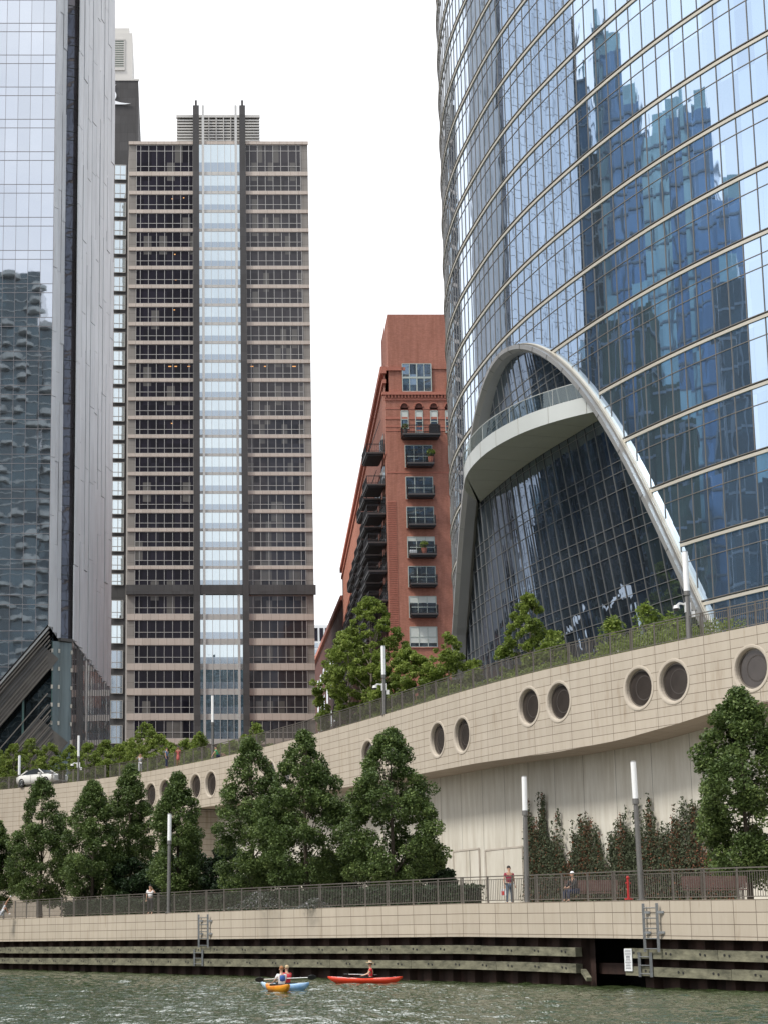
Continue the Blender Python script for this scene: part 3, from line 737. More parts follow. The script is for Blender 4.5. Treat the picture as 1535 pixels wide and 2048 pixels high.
for i, z in enumerate(FZ):
    floor_line(z, 0, .20, .09, 'spandrel_band', M['cream_band'])
    floor_line(z+.20, 0, .05, .14, 'band_rail', M['mullion'])
    floor_line(z-1.15, 0, .045, .04, 'transom', M['mullion'])
    if abs(z-H-41.9) < .1: floor_line(z-2.0, 0, .045, .04, 'transom', M['mullion'])
vis0, vis1 = fac.hit(1535, 900)[0]-8, sil+6
for a in cols:
    if a < vis0 or a > vis1: continue
    z0 = zarch(a)+.2
    g = MB(); nx, ny = fac.nrm(a)
    g.bar(fac.p(a, z0, .018), fac.p(a, TOP, .018), .045, .05, (nx, ny, 0)); _lb(g, 'mullion', M['mullion'], RT)
# rest of the block
g = MB(); e0 = fac.xy(.4); e1 = fac.xy(fac_end); far_ = [(e1[0], e1[1]), (120,195), (120,40), (e0[0], e0[1])]
for (a, b) in zip(far_[:-1], far_[1:]): g.face([(a[0],a[1],DECK),(b[0],b[1],DECK),(b[0],b[1],TOP),(a[0],a[1],TOP)])
_lb(g, 'rear_wall', M['mirror_blue'], RT)
g = MB(); g.face([fac.p(t, TOP-.2) for t in np.linspace(.4, fac_end, 90)]+[Vector((120,195,TOP-.2)), Vector((120,40,TOP-.2))]); _lb(g, 'roof', M['concrete_pale'], RT)
# arch frame: swept box
def frame_at(i):
    i0, i1 = max(0, i-1), min(len(aS2)-1, i+1)
    T = (fac.p(aS2[i1], aZ2[i1])-fac.p(aS2[i0], aZ2[i0])).normalized()
    nx, ny = fac.nrm(aS2[i]); Nn = Vector((nx, ny, 0)); B = T.cross(Nn).normalized()
    return fac.p(aS2[i], aZ2[i]), T, Nn, B
def sweep(offs_, name, mtl, parent, i0=0, i1=None):
    g = MB(); rings = []
    for i in range(i0, i1 or len(aS2)):
        P, T, Nn, B = frame_at(i)
        rings.append([P+Nn*o+B*b for b, o in offs_])
    g.loft(rings, True, True, False); return _lb(g, name, mtl, parent)
P_, T_, N_, B_ = frame_at(30); sgn = 1 if B_.z > 0 else -1      # B should point outwards (up at the apex)
AR = sweep([(-.66*sgn,-.5),(-.66*sgn,.30),(-.44*sgn,.66),(-.12*sgn,.66),(-.12*sgn,-.5)], 'arch_frame', M['arch_metal'], RT)
sweep([(-.12*sgn,-.05),(-.12*sgn,.22),(.02*sgn,.18),(.04*sgn,-.05)], 'arch_cover_strip', M['cream_band'], AR)
g = MB()           # panel joints of the arch frame
for i in range(2, len(aS2)-1, 3):
    P, T, Nn, B = frame_at(i); q = [P+Nn*o+B*b for b, o in ((-.67*sgn,.30),(-.44*sgn,.67),(-.12*sgn,.67))]
    for a, b in zip(q[:-1], q[1:]): g.bar(a, b, .03, .02)
_lb(g, 'panel_joint', M['dark_mullion'], AR)
# inclined lobby glass below the arch, its top edge tucked under the frame, its foot set back
def dep(z, s=None):
    k = 1.0 if s is None else float(np.interp(s, [aS2[0], 84, aS2[-1]-14, aS2[-1]], [1, 1, .45, .0]))
    return -(.22+.165*(APEX-z)*k)
def ig(s, z): return fac.p(s, z, dep(z, s))
mb = MB(); rv = MB()
gs = np.arange(aS2[0]+.15, aS2[-1]-.1, CW/3)
for a, b in zip(gs[:-1], gs[1:]):
    za, zb = zarch(a), zarch(b)
    lv = [DECK-.2]+[z for z in FZ if z < max(za, zb)-.3]
    for k, z in enumerate(lv):
        z1a = lv[k+1] if k+1 < len(lv) else za; z1b = lv[k+1] if k+1 < len(lv) else zb
        mb.face([ig(a, min(z, za)), ig(b, min(z, zb)), ig(b, min(z1b, zb)), ig(a, min(z1a, za))], [(a, z), (b, z), (b, z1b), (a, z1a)])
for i in range(len(aS2)-1):
    s0, s1, z0, z1 = aS2[i], aS2[i+1], aZ2[i], aZ2[i+1]
    rv.face([fac.p(s0, z0-.02, .3), fac.p(s1, z1-.02, .3), fac.p(s1, z1-.02, dep(z1, s1)-.05), fac.p(s0, z0-.02, dep(z0, s0)-.05)])
_lb(mb, 'lobby_glass', M['lobby_glass'], RT); _lb(rv, 'arch_reveal', M['arch_reveal'], RT)
for a in cols:
    if not (aS2[0]+.6 < a < aS2[-1]-.6): continue
    za = zarch(a)
    if za < DECK+1: continue
    g = MB(); nx, ny = fac.nrm(a); g.bar(ig(a, DECK)+Vector((nx,ny,0))*.04, ig(a, za-.1)+Vector((nx,ny,0))*.03, .04, .06, (nx,ny,0)); _lb(g, 'lobby_mullion', M['lobby_mullion'], RT)
for z in FZ:
    for dz in (0, -.75, -1.9 if abs(z-H-41.9) > 9 else -1.2):
        zz = z+dz
        if zz < DECK+.3 or zz > APEX-.6: continue
        g = MB(); seg = [t for t in np.arange(aS2[0]+.3, aS2[-1]-.2, .7) if zarch(t) > zz+.1 and zarch(t+.7) > zz+.1]
        for t in seg: g.bar(ig(t, zz)+Vector((*fac.nrm(t),0))*.04, ig(t+.7, zz)+Vector((*fac.nrm(t+.7),0))*.04, .04, .03)
        if g.f: _lb(g, 'lobby_transom', M['lobby_mullion'], RT)
# crescent balcony
zs, zt = 36+H, 37.2+H
oc = Curve([tuple(fac.p(fac.hit(940,1000)[0]+.6, 0, -1.0)[:2]), (24.0,143.2),(23.2,140.8),(22.75,137.2),(22.75,134.0),(23.15,130.2),(24.0,126.9),(25.2,124.0),(26.6,121.9),(28.1,120.2),(29.2,119.3),tuple(fac.p(fac.hit(1192,830)[0]-.4, 0, -.8)[:2])], 2)
BT = np.linspace(0, oc.L, 70)
s_a, s_b = fac.hit(940,1000)[0]+.6, fac.hit(1192,830)[0]-.4
inn = [fac.p(t, 0, dep(zs, t)+.05) for t in np.linspace(s_b, s_a, 30)]
BAL = empty('balcony', Vector((25,132,zs))-RT.location); BAL.parent = RT
g = MB(); outl = [Vector((*oc.xy(t), 0)) for t in BT]
for a, b in zip(outl[:-1], outl[1:]):
    g.face([a+Vector((0,0,zs)), b+Vector((0,0,zs)), b+Vector((0,0,zt)), a+Vector((0,0,zt))], None, True)
g.face([p+Vector((0,0,zt)) for p in outl]+[p+Vector((0,0,zt)) for p in inn])
_lb(g, 'fascia', M['balcony_panel'], BAL)
g = MB(); g.face([p+Vector((0,0,zs)) for p in outl]+[p+Vector((0,0,zs)) for p in inn]); _lb(g, 'soffit', M['balcony_soffit'], BAL)
for t in np.linspace(2, oc.L-2, 9):
    g = MB(); p = Vector((*oc.xy(t), 0)); g.bar(p+Vector((0,0,zs)), p+Vector((0,0,zt)), .03, .03)
    q = min(inn, key=lambda v: (v-p).length); g.bar(p+Vector((0,0,zs-.002)), Vector((q.x,q.y,zs-.002)), .03, .01); _lb(g, 'panel_joint', M['arch_reveal'], BAL)
gm = bpy.data.materials.new('railing_glass'); gm.use_nodes = True; M['railing_glass'] = gm
_n = gm.node_tree.nodes; _t = _n.new('ShaderNodeBsdfTransparent'); _t.inputs[0].default_value = (.88,.95,.93,1); _g = _n.new('ShaderNodeBsdfGlossy'); _g.inputs[0].default_value = (.8,.9,.88,1); _g.inputs[1].default_value = .02
_m = _n.new('ShaderNodeMixShader'); _m.inputs[0].default_value = .13; gm.node_tree.links.new(_t.outputs[0], _m.inputs[1]); gm.node_tree.links.new(_g.outputs[0], _m.inputs[2]); gm.node_tree.links.new(_m.outputs[0], _n['Material Output'].inputs[0])
g = MB(); g2 = MB()
ol = [Vector((*oc.xy(t), zt)) for t in BT[3:-2]]
for a, b in zip(ol[:-1], ol[1:]):
    g.face([a+Vector((0,0,.02)), b+Vector((0,0,.02)), b+Vector((0,0,1.12)), a+Vector((0,0,1.12))], None, True)
    g2.bar(a+Vector((0,0,1.14)), b+Vector((0,0,1.14)), .05, .04)
_lb(g, 'glass_balustrade', M['railing_glass'], BAL); _lb(g2, 'handrail', M['pale_mullion'], BAL)
for k in range(0, len(ol), 11):
    g = MB(); g.bar(ol[k], ol[k]+Vector((0,0,1.12)), .04, .04); _lb(g, 'baluster', M['pale_mullion'], BAL)
# open door onto the balcony
sd = fac.hit(1092, 790)[0]
g = MB(); 
dd = [ig(sd-.75, zt)+Vector((*fac.nrm(sd),0))*.1, ig(sd+.75, zt)+Vector((*fac.nrm(sd),0))*.1]
g.face([dd[0], dd[1], dd[1]+Vector((0,0,2.3)), dd[0]+Vector((0,0,2.3))]); DR = _lb(g, 'balcony_door', M['dark_void'], BAL)
g = MB(); g.bar(dd[1], dd[1]+Vector((0,0,2.35)), .5, .1, (*fac.nrm(sd),0)); g.bar(dd[0]+Vector((0,0,2.35)), dd[1]+Vector((0,0,2.35)), .12, .1); _lb(g, 'door_leaf', M['balcony_soffit'], DR)

# ------------------------------------------------------------------ brick loft building
BK = empty('brick_building', (gx(776,220,700)+10, 225, DECK), 0, 'tall red brick loft building with rows of dark steel balconies', 'building')
YB = 220.0; bx0 = gx(776, YB, 1000)-.15; bx1 = 62
def bz(py): return ray(830, py)[1]*YB+H
roofz, corn = bz(628), bz(787); par = bz(738)
sx1, sY = .149*346, 346.0
g = MB()
def wallquad(g, a, b, z0, z1, u0=0):
    L_ = math.hypot(b[0]-a[0], b[1]-a[1])
    g.face([(a[0],a[1],z0),(b[0],b[1],z0),(b[0],b[1],z1),(a[0],a[1],z1)], [(u0,z0),(u0+L_,z0),(u0+L_,z1),(u0,z1)])
xs_end = bx0+.049*(sY-YB)
wallquad(g, (bx0,YB), (bx1,YB), DECK, corn)
wallquad(g, (bx0+.5,YB+.15), (bx1,YB+.15), corn, roofz)
wallquad(g, (bx0+.5+.5,YB+11), (bx0+.5,YB+.15), corn, roofz)
wallquad(g, (xs_end,sY), (bx0,YB), DECK, par)
wallquad(g, (bx1,YB+11), (bx0+1,YB+11), par, roofz)
wallquad(g, (bx1,sY), (xs_end,sY), DECK, par)
g.face([(bx0+.5,YB+.15,roofz),(bx1,YB+.15,roofz),(bx1,YB+11,roofz),(bx0+1,YB+11,roofz)])
g.face([(bx0,YB,par),(bx1,YB,par),(bx1,sY,par),(xs_end,sY,par)])
_lb(g, 'brick_wall', M['brick'], BK)
g = MB()
g.box(bx0-.35,YB-.35,corn-.25,bx1,YB+.3,corn+.12)
for x in np.arange(bx0-.1, bx1, .42): g.box(x,YB-.26,corn-.62,x+.2,YB+.1,corn-.25)
g.box(bx0-.12,YB-.12,corn-.95,bx1,YB+.1,corn-.62); g.box(bx0-.06,YB-.07,corn-3.4,bx1,YB+.1,corn-3.1)
g.box(bx0+.2,YB-.1,par-.2,bx0+2.6,YB+.2,par+.2)
_lb(g, 'cornice', M['brick_trim'], BK)
g = MB(); d = Vector((xs_end-bx0, sY-YB, 0)).normalized()
g.bar(Vector((bx0-.15,YB,par-.1)), Vector((xs_end-.15,sY,par-.1)), .7, .9); g.bar(Vector((bx0-.05,YB,par-1.6)), Vector((xs_end-.05,sY,par-1.6)), .4, .5)
g.bar(Vector((bx0-.02,YB,bz(905))), Vector((xs_end-.02,sY,bz(905))), .2, .3)
_lb(g, 'side_parapet', M['brick_trim'], BK)
g = MB()     # quoin-like brick ribs at the corner and string courses
for z in np.arange(DECK, corn-14, .28): g.box(bx0-.05,YB-.06,z,bx0+1.1,YB+.02,z+.13)
for y in (817, 853, 861, 945): g.box(bx0-.04,YB-.05,bz(y)-.08,bx1,YB+.02,bz(y)+.08)
_lb(g, 'string_course', M['brick_trim'], BK)
def brick_window(x0, x1, z0, z1, nx, nz, parent=BK, y=YB, blind=0.0, arch=False, deep=.35):
    """recess drawn as a dark reveal box standing in the wall, frame and pane inside"""
    wn = empty('window', Vector(((x0+x1)/2, y, z0))-parent.location); wn.parent = parent
    m = MB(); m.face([(x0,y-.02,z0),(x1,y-.02,z0),(x1,y-.02,z1),(x0,y-.02,z1)], [(x0,z0),(x1,z0),(x1,z1),(x0,z1)]); _lb(m, 'pane', M['brick_window_glass'], wn)
    m = MB(); t = .09
    for i in range(nx+1):
        x = x0+(x1-x0)*i/nx; tt = t*(1.6 if nx == 4 and i == 2 else 1); m.box(x-tt/2,y-.10,z0,x+tt/2,y-.021,z1)
    for i in range(nz+1):
        z = z0+(z1-z0)*i/nz; tt = t*(2.6 if nz == 2 and nx == 4 and i == 1 else 1); m.box(x0,y-.09,z-tt/2,x1,y-.022,z+tt/2)
    _lb(m, 'frame', M['window_frame_pale'], wn)
    if blind:
        m = MB(); m.box(x0+.06,y-.045,z1-(z1-z0)*blind,x1-.06,y-.03,z1-.04); _lb(m, 'blind', M['window_blind'], wn)
    m = MB(); m.box(x0-.1,y-.16,z0-.12,x1+.1,y+.02,z0-.045); _lb(m, 'sill', M['brick_trim'] if not arch else M['window_frame_pale'], wn)
    if arch:
        m = MB(); r = (x1-x0)/2+.06; cx = (x0+x1)/2
        pts = [(cx+math.cos(a)*r, y-.05, z1+.55+math.sin(a)*r) for a in np.linspace(0, math.pi, 14)]
        m.face([(x0-.06,y-.05,z1+.05),(x1+.06,y-.05,z1+.05)]+pts); _lb(m, 'arch_panel', M['brick_dark'], wn)
        m = MB()
        for k in range(13): m.bar(Vector(pts[k])+Vector((0,-.05,0)), Vector(pts[k+1])+Vector((0,-.05,0)), .12, .12)
        _lb(m, 'arch_moulding', M['brick_trim'], wn)
    return wn
def wx(px, py): return ray(px, py)[0]*YB
brick_window(wx(803,755), wx(861,755), bz(783), bz(728), 4, 2)
brick_window(wx(893,755), wx(951,755), bz(783), bz(728), 4, 2)
for k, px in enumerate((800,829,859,889)):
    brick_window(wx(px+.5,840), wx(px+14.5,840), bz(864 if k else 856), bz(822), 1, 2, arch=True, blind=(.5,.35,.3,.4)[k])
FLY = [(891,931),(954,994),(1014,1052),(1074,1112),(1133,1171),(1193,1232),(1254,1290)]
for k, (y0, y1) in enumerate(FLY):
    a = 808+k*1.7; brick_window(wx(a,y0), wx(a+54,y0), bz(y1+4), bz(y0), 3, 2, blind=(0,0,0,.2,0,.3,.8)[k])
    brick_window(wx(895+k*2,y0), wx(913+k*2,y0), bz(y1-3), bz(y0), 1, 2)
    brick_window(bx0+17, bx0+19.5, bz(y1+4), bz(y0), 2, 2)
BSZ = []
def steel_balcony(x0, x1, y0, y1, z, name_parent=BK, rail=1.05):
    b = empty('balcony', Vector(((x0+x1)/2,(y0+y1)/2,z))-name_parent.location); b.parent = name_parent
    m = MB(); m.box(x0,y0,z-.30,x1,y1,z); m.box(x0+.15,y0+.15,z-.46,x1-.15,y1-.1,z-.30); _lb(m, 'platform', M['balcony_steel'], b)
    m = MB()
    for (a, c) in (((x0,y0),(x1,y0)),((x0,y0),(x0,y1)),((x1,y0),(x1,y1))):
        A_, C_ = Vector((a[0],a[1],z)), Vector((c[0],c[1],z)); Ln = (C_-A_).length
        for h in (rail, rail-.12, .12): m.bar(A_+Vector((0,0,h)), C_+Vector((0,0,h)), .045, .045)
        for u in np.arange(0, Ln+.01, .22): q = A_+(C_-A_)*(u/Ln); m.bar(q, q+Vector((0,0,rail)), .025, .025)
    _lb(m, 'guard_rail', M['balcony_steel'], b)
    m = MB(); m.box(x0-.01,y0-.015,z-.20,x1+.01,y0-.002,z-.02); _lb(m, 'edge_angle', M['balcony_edge'], b)
    return b
steel_balcony(wx(800,870), wx(875,870), YB-1.9, YB-.05, bz(874))
FB = [931,993,1053,1112,1171,1231]
for k, y in enumerate(FB): steel_balcony(wx(810+k*1.7,y), wx(864+k*1.6,y), YB-1.5, YB-.05, bz(y-1))
levels = [bz(y) for y in (893,957,1016,1074,1132,1191,1250)]
ns = 0
rb = random.Random(11)
for lv, z in enumerate(levels):
    for k in range(16):
        yy = YB+2.5+k*7.6
        if lv == 0 and k > 0: continue
        if lv == 1 and k > 2: continue
        if lv == 2 and k > 6: continue
        xw = bx0+.049*(yy-YB)
        steel_balcony(xw-2.3, xw-.02, yy, yy+5.6, z); ns += 1
        wn = MB(); wn.face([(xw-.03,yy+5,z),(xw-.03,yy+.4,z),(xw-.03,yy+.4,z+2.6),(xw-.03,yy+5,z+2.6)]); _lb(wn, 'side_window', M['brick_window_glass'], BK)
g = MB()      # hanger rods of the top balconies
for k in range(5):
    yy = YB+2.5+k*9.6; xw = bx0+.049*(yy-YB)
    for dy in (0, 5.2): g.bar(Vector((xw-1.9,yy+dy,levels[min(k,2)]+.1)), Vector((xw-.1,yy+2.6,levels[min(k,2)]+5)), .06, .06)
_lb(g, 'hanger_rod', M['balcony_steel'], BK)
# things standing on the balconies
def planter(loc, s, lab, cat='plant pot', c='brick_trim'):
    t = empty('potted_plant', loc, 0, lab, cat); m = MB(); m.tube((0,0,0),(0,0,.35*s),.13*s,.18*s,n=10); m.build('pot', M[c], t)
    leaves_obj('foliage', M['birch_leaf'], t, np.random.RandomState(5), [(Vector((0,0,.6*s)), .26*s)], 160, .07*s)
# (called later, after the leaf helper exists)

# older lower brick block beyond
g = MB(); OB = empty('low_brick_building', (gx(690,352,1300)+8, 360, DECK), 0, 'dark red-brown brick block beyond the balcony building', 'building')
oz = ray(690,1192)[1]*350+H; ox = gx(690,350,1300)
wallquad(g, (ox,352), (ox+30,352), DECK, oz); wallquad(g, (ox+1.0,440), (ox,352), DECK, oz); g.face([(ox,352,oz),(ox+30,352,oz),(ox+30,440,oz),(ox+1,440,oz)])
_lb(g, 'brick_wall', M['brick_dark'], OB)
g = MB(); g.bar(Vector((ox-.2,351.8,oz)), Vector((ox+.8,440,oz)), .8, 1.0); _lb(g, 'cornice', M['brick_trim'], OB)
g = MB(); g.box(ox+2,365,oz,ox+5,372,oz+2.2); g.box(ox+1,352.5,oz,ox+3.5,356,oz+1.4); _lb(g, 'roof_housing', M['office_frame'], OB)
for j in range(7):
    for i in range(8):
        yy = 356+i*10; z = DECK+6+j*6.2
        m = MB(); m.face([(ox-.03+.0114*(yy-352),yy+4,z),(ox-.03+.0114*(yy-352),yy,z),(ox-.03+.0114*(yy-352),yy,z+3.4),(ox-.03+.0114*(yy-352),yy+4,z+3.4)]); _lb(m, 'window', M['mirror_dark'], OB)

# distant offices in the gap
Yf = 600.0
fx0, fx1 = gx(600,Yf,1300), gx(672,Yf,1300)
WO = empty('white_office_block', ((fx0+fx1)/2, Yf, DECK), 0, 'small distant white grid-fronted office block in the gap between towers', 'building')
g = MB(); zt_ = gz(650,1250,Yf); g.box(fx0,Yf,DECK,fx1,Yf+30,zt_); _lb(g, 'facade', M['white_frame'], WO)
for i in range(9):
    x = fx0+1.0+i*1.9*(3721/Yf)/(3721/Yf)
    if x+1.2 > fx1: break
    m = MB()
    m.box(x,Yf-.1,gz(650,1282,Yf),x+1.25,Yf-.02,gz(650,1256,Yf)); _lb(m, 'window', M['office_glass'], WO)
    for (a, b) in ((1295,1286),(1307,1299)):
        m = MB(); m.box(x,Yf-.1,gz(650,a,Yf),x+1.25,Yf-.02,gz(650,b,Yf)); _lb(m, 'window', M['spandrel_glass'], WO)
TO = empty('teal_office_block', ((fx0+fx1)/2, Yf-25, DECK), 0, 'small distant dark slate building with teal ribbon windows below the white block', 'building')
Yt = 575.0; g = MB(); g.box(gx(600,Yt,1350),Yt,DECK,gx(672,Yt,1350),Yt+20,gz(650,1313,Yt)); _lb(g, 'facade', mat('slate_dark',(.05,.06,.075),.6), TO)
for y in range(1331, 1425, 20):
    m = MB(); m.box(gx(636,Yt,1350),Yt-.12,gz(650,y+11,Yt),gx(672,Yt,1350),Yt-.02,gz(650,y,Yt)); _lb(m, 'window', M['mirror_teal'], TO)
g = MB()
for dx in (0, 2.2, 3.4): g.box(gx(649,Yt,1350)+dx,Yt-.12,gz(650,1322,Yt),gx(649,Yt,1350)+dx+.8,Yt-.03,gz(650,1318,Yt))
_lb(g, 'sign_letters', M['sign_white'], TO)

# ------------------------------------------------------------------ tan office tower
YG = 340.0
def tx(px): return ray(px, 700)[0]*YG
def tz(py): return ray(438, py)[1]*YG+H
TT = empty('tan_office_tower', (tx(438), YG+15, DECK), 0, 'tan stone office tower with ribbon windows and a pale glass centre strip', 'building')
Xa, Xb, Xc, Xd, Xe, Xf, Xg, Xh = [tx(v) for v in (257,272,387,399.5,482,494,606,621)]
zr = tz(288)
g = MB(); D = 45
for a, b in (((Xa,YG),(Xh,YG)),((Xh,YG),(Xh+2.5,YG+D)),((Xh+2.5,YG+D),(Xa-2,YG+D)),((Xa-2,YG+D),(Xa,YG))): wallquad(g, a, b, DECK, zr)
g.face([(Xa,YG,zr),(Xh,YG,zr),(Xh+2.5,YG+D,zr),(Xa-2,YG+D,zr)]); _lb(g, 'stone_wall', M['granite_taupe'], TT)
# floors: (top of window, sill line, bottom of window)
fl = [(291,344)]
y = 352.5
tops = [352.5+37.45*k for k in range(22)]
for tpx in tops: fl.append((tpx, tpx+30))
fl[-1] = (fl[-1][0], 1172)
low = [1192,1241,1291,1341,1391,1441]
for q in low: fl.append((q, q+36))
g = MB()
g.box(Xa-.1,YG-.35,tz(290),Xh+.1,YG-.01,tz(284)); _lb(g, 'roof_coping', M['granite_tan'], TT)
for k, (ya, yb) in enumerate(fl):
    zt1, zb1 = tz(ya), tz(yb); nxt = tz(fl[k+1][0]) if k+1 < len(fl) else zb1-1.2
    if k == 22: nxt = zb1-.4
    for (x0, x1, nm) in ((Xb,Xc,'L'),(Xf,Xg,'R')):
        m = MB(); m.face([(x0,YG-.06,zb1),(x1,YG-.06,zb1),(x1,YG-.06,zt1),(x0,YG-.06,zt1)], [(x0,zb1),(x1,zb1),(x1,zt1),(x0,zt1)])
        wn = _lb(m, 'window', M['office_glass' if nm == 'L' else 'office_glass_grey'], TT)
        m = MB(); fr = [x0]+[x0+.85+i*1.55*(x1-x0-1.7)/(6*1.55) for i in range(7)]+[x1]
        for x in fr: m.box(x-.05,YG-.12,zb1,x+.05,YG-.07,zt1)
        hh = [zb1, zb1+(zt1-zb1)*(.34 if k else .2), zt1]+([zb1+(zt1-zb1)*.78] if k == 0 else [])
        for z in hh: m.box(x0,YG-.13,z-.05,x1,YG-.071,z+.05)
        m.v = [tuple(p) for p in m.v]; _lb(m, 'frame', M['office_frame'], wn)
    # tan belt below this floor
    for (x0, x1) in ((Xa,Xc),(Xf,Xh)):
        m = MB(); m.face([(x0,YG-.24,nxt+.03),(x1,YG-.24,nxt+.03),(x1,YG-.24,zb1-.03),(x0,YG-.24,zb1-.03)], [(x0,0),(x1,0),(x1,1),(x0,1)])
        m.box(x0,YG-.235,nxt+.03,x1,YG-.005,zb1-.03)
        if k not in (22,): _lb(m, 'stone_belt', M['granite_tan'], TT)
    # centre glass strip
    zz0 = nxt
    m = MB(); m.face([(Xd,YG-.25,zb1+(zt1-zb1)*.34),(Xe,YG-.25,zb1+(zt1-zb1)*.34),(Xe,YG-.25,zt1+.1),(Xd,YG-.25,zt1+.1)], [(Xd,0),(Xe,0),(Xe,3),(Xd,3)])
    wn = _lb(m, 'centre_window', M['sky_glass'], TT)
    m = MB(); m.face([(Xd,YG-.25,zb1-.1),(Xe,YG-.25,zb1-.1),(Xe,YG-.25,zb1+(zt1-zb1)*.34),(Xd,YG-.25,zb1+(zt1-zb1)*.34)], [(Xd,0),(Xe,0),(Xe,1),(Xd,1)]); _lb(m, 'spandrel', M['spandrel_glass'], wn)
    m = MB(); m.box(Xd,YG-.34,nxt+.1,Xe,YG-.20,zb1-.1); _lb(m, 'metal_belt', M['louver'], wn)
bandz = (tz(1190), tz(1175))
m = MB(); m.box(Xa-.2,YG-.7,bandz[0],Xh+.35,YG-.01,bandz[1]+.4); _lb(m, 'dark_belt', M['granite_dark'], TT)
for (x0, x1) in ((Xc,Xd),(Xe,Xf)):
    m = MB(); zt2 = tz(214); 
    m.face([(x0,YG-.8,DECK),(x1,YG-.8,DECK),(x1,YG-.8,zt2),(x0,YG-.8,zt2)], [(0,DECK),(x1-x0,DECK),(x1-x0,zt2),(0,zt2)])
    m.face([(x0,YG,DECK),(x0,YG-.8,DECK),(x0,YG-.8,zt2),(x0,YG,zt2)]); m.face([(x1,YG-.8,DECK),(x1,YG,DECK),(x1,YG,zt2),(x1,YG-.8,zt2)]); m.face([(x1,YG,zr-.1),(x0,YG,zr-.1),(x0,YG,zt2),(x1,YG,zt2)]); m.face([(x0,YG-.8,zt2),(x1,YG-.8,zt2),(x1,YG,zt2),(x0,YG,zt2)])
    pl = _lb(m, 'dark_pier', M['granite_dark'], TT)
    m = MB(); xm = (x0+x1)/2; m.box(xm-.22,YG-.6,zt2,xm+.22,YG-.2,tz(203)); _lb(m, 'finial', M['granite_dark'], pl)
for px in (407.5, 474.5):
    m = MB(); m.box(tx(px-2.4),YG-.62,tz(1480),tx(px+2.4),YG-.26,tz(213)); _lb(m, 'pale_mast', M['pale_mullion'], TT)
for px in (423.5, 437.5, 451.5, 464):
    m = MB(); m.box(tx(px)-.05,YG-.40,tz(1480),tx(px)+.05,YG-.26,tz(291)); _lb(m, 'centre_mullion', M['pale_mullion'], TT)
for (px, py, wd) in ((340,733,6),(352,733,5),(378,733,5),(504,733,6),(530,733,4),(588,733,7),(352,560,3),(345,398,3),(368,396,2.5),(350,509,3),(349,620,3),(344,847,3)):
    m = MB(); m.box(tx(px-wd/2),YG-.075,tz(py+.9),tx(px+wd/2),YG-.062,tz(py-.9)); _lb(m, 'ceiling_lamp', M['warm_lamp'], TT)
# louvred penthouse
m = MB(); m.box(tx(355),YG+2,zr-.05,tx(524),YG+22,tz(228)); PH = _lb(m, 'penthouse', M['louver_dark'], TT)
lz0, lz1 = zr, tz(226)
for k, z in enumerate(np.arange(lz0+.1, lz1-.6, .62)):
    m = MB(); m.box(tx(354),YG+1.5,z,tx(524.5),YG+1.9,z+.33); _lb(m, 'louvre', M['louver'], PH)
m = MB(); m.box(tx(353),YG+1.3,tz(229),tx(525),YG+2.0,tz(224)); _lb(m, 'louvre_cap', M['louver'], PH)
for px in (420,435,450,465):
    m = MB(); m.box(tx(px)-.08,YG+1.2,lz0,tx(px)+.08,YG+1.45,lz1-.4); _lb(m, 'louvre_post', M['louver'], PH)

# dark tower with the logo
YD = 356.0
def dx_(px, py=700): return ray(px, py)[0]*YD
def dz_(py): return ray(250, py)[1]*YD+H
DT = empty('dark_logo_tower', (dx_(240), YD+10, DECK), 0, 'charcoal granite tower with a white winged logo near its top', 'building')
g = MB(); dzr = dz_(159); dxr = dx_(276.5,300)
g.face([(dx_(190),YD,DECK),(dxr,YD,DECK),(dxr,YD,dzr),(dx_(190),YD,dzr)], [(0,DECK),(8,DECK),(8,dzr),(0,dzr)])
g.face([(dxr,YD,DECK),(dxr,YD+30,DECK),(dxr,YD+30,dzr),(dxr,YD,dzr)]); g.face([(dx_(190),YD,dzr),(dxr,YD,dzr),(dxr,YD+30,dzr),(dx_(190),YD+30,dzr)])
_lb(g, 'granite_wall', M['granite_dark'], DT)
m = MB(); m.box(dx_(190),YD-.15,dzr-.3,dxr+.2,YD+.2,dzr+.15); _lb(m, 'coping', M['pale_stone'], DT)
tps = [331+37.15*k for k in range(23)]+[1201+50*k for k in range(6)]
for k, y in enumerate(tps):
    h = 29 if k < 22 else (22 if k == 22 else 36)
    x0, x1 = dx_(228-k*.05), dx_(250.5-k*.05); z1, z0 = dz_(y), dz_(y+h)
    m = MB(); m.face([(x0,YD-.26,z0),(x1,YD-.1,z0),(x1,YD-.1,z1),(x0,YD-.26,z1)], [(x0,z0),(x1,z0),(x1,z1),(x0,z1)]); wn = _lb(m, 'window', M['sky_glass'] if k < 25 else M['spandrel_glass'], DT)
    m = MB()
    for x, q in ((x0,.16), ((x0+x1)/2,.08), (x1,0)): m.box(x-.07,YD-.2-q,z0,x+.07,YD-.11-q,z1)
    for z in (z0, z0+(z1-z0)*.33, z1): m.hexa([Vector(v) for v in ((x0,YD-.35,z-.06),(x1,YD-.19,z-.06),(x1,YD-.112,z-.06),(x0,YD-.27,z-.06))],[Vector(v) for v in ((x0,YD-.35,z+.06),(x1,YD-.19,z+.06),(x1,YD-.112,z+.06),(x0,YD-.27,z+.06))])
    _lb(m, 'frame', M['office_frame'], wn)
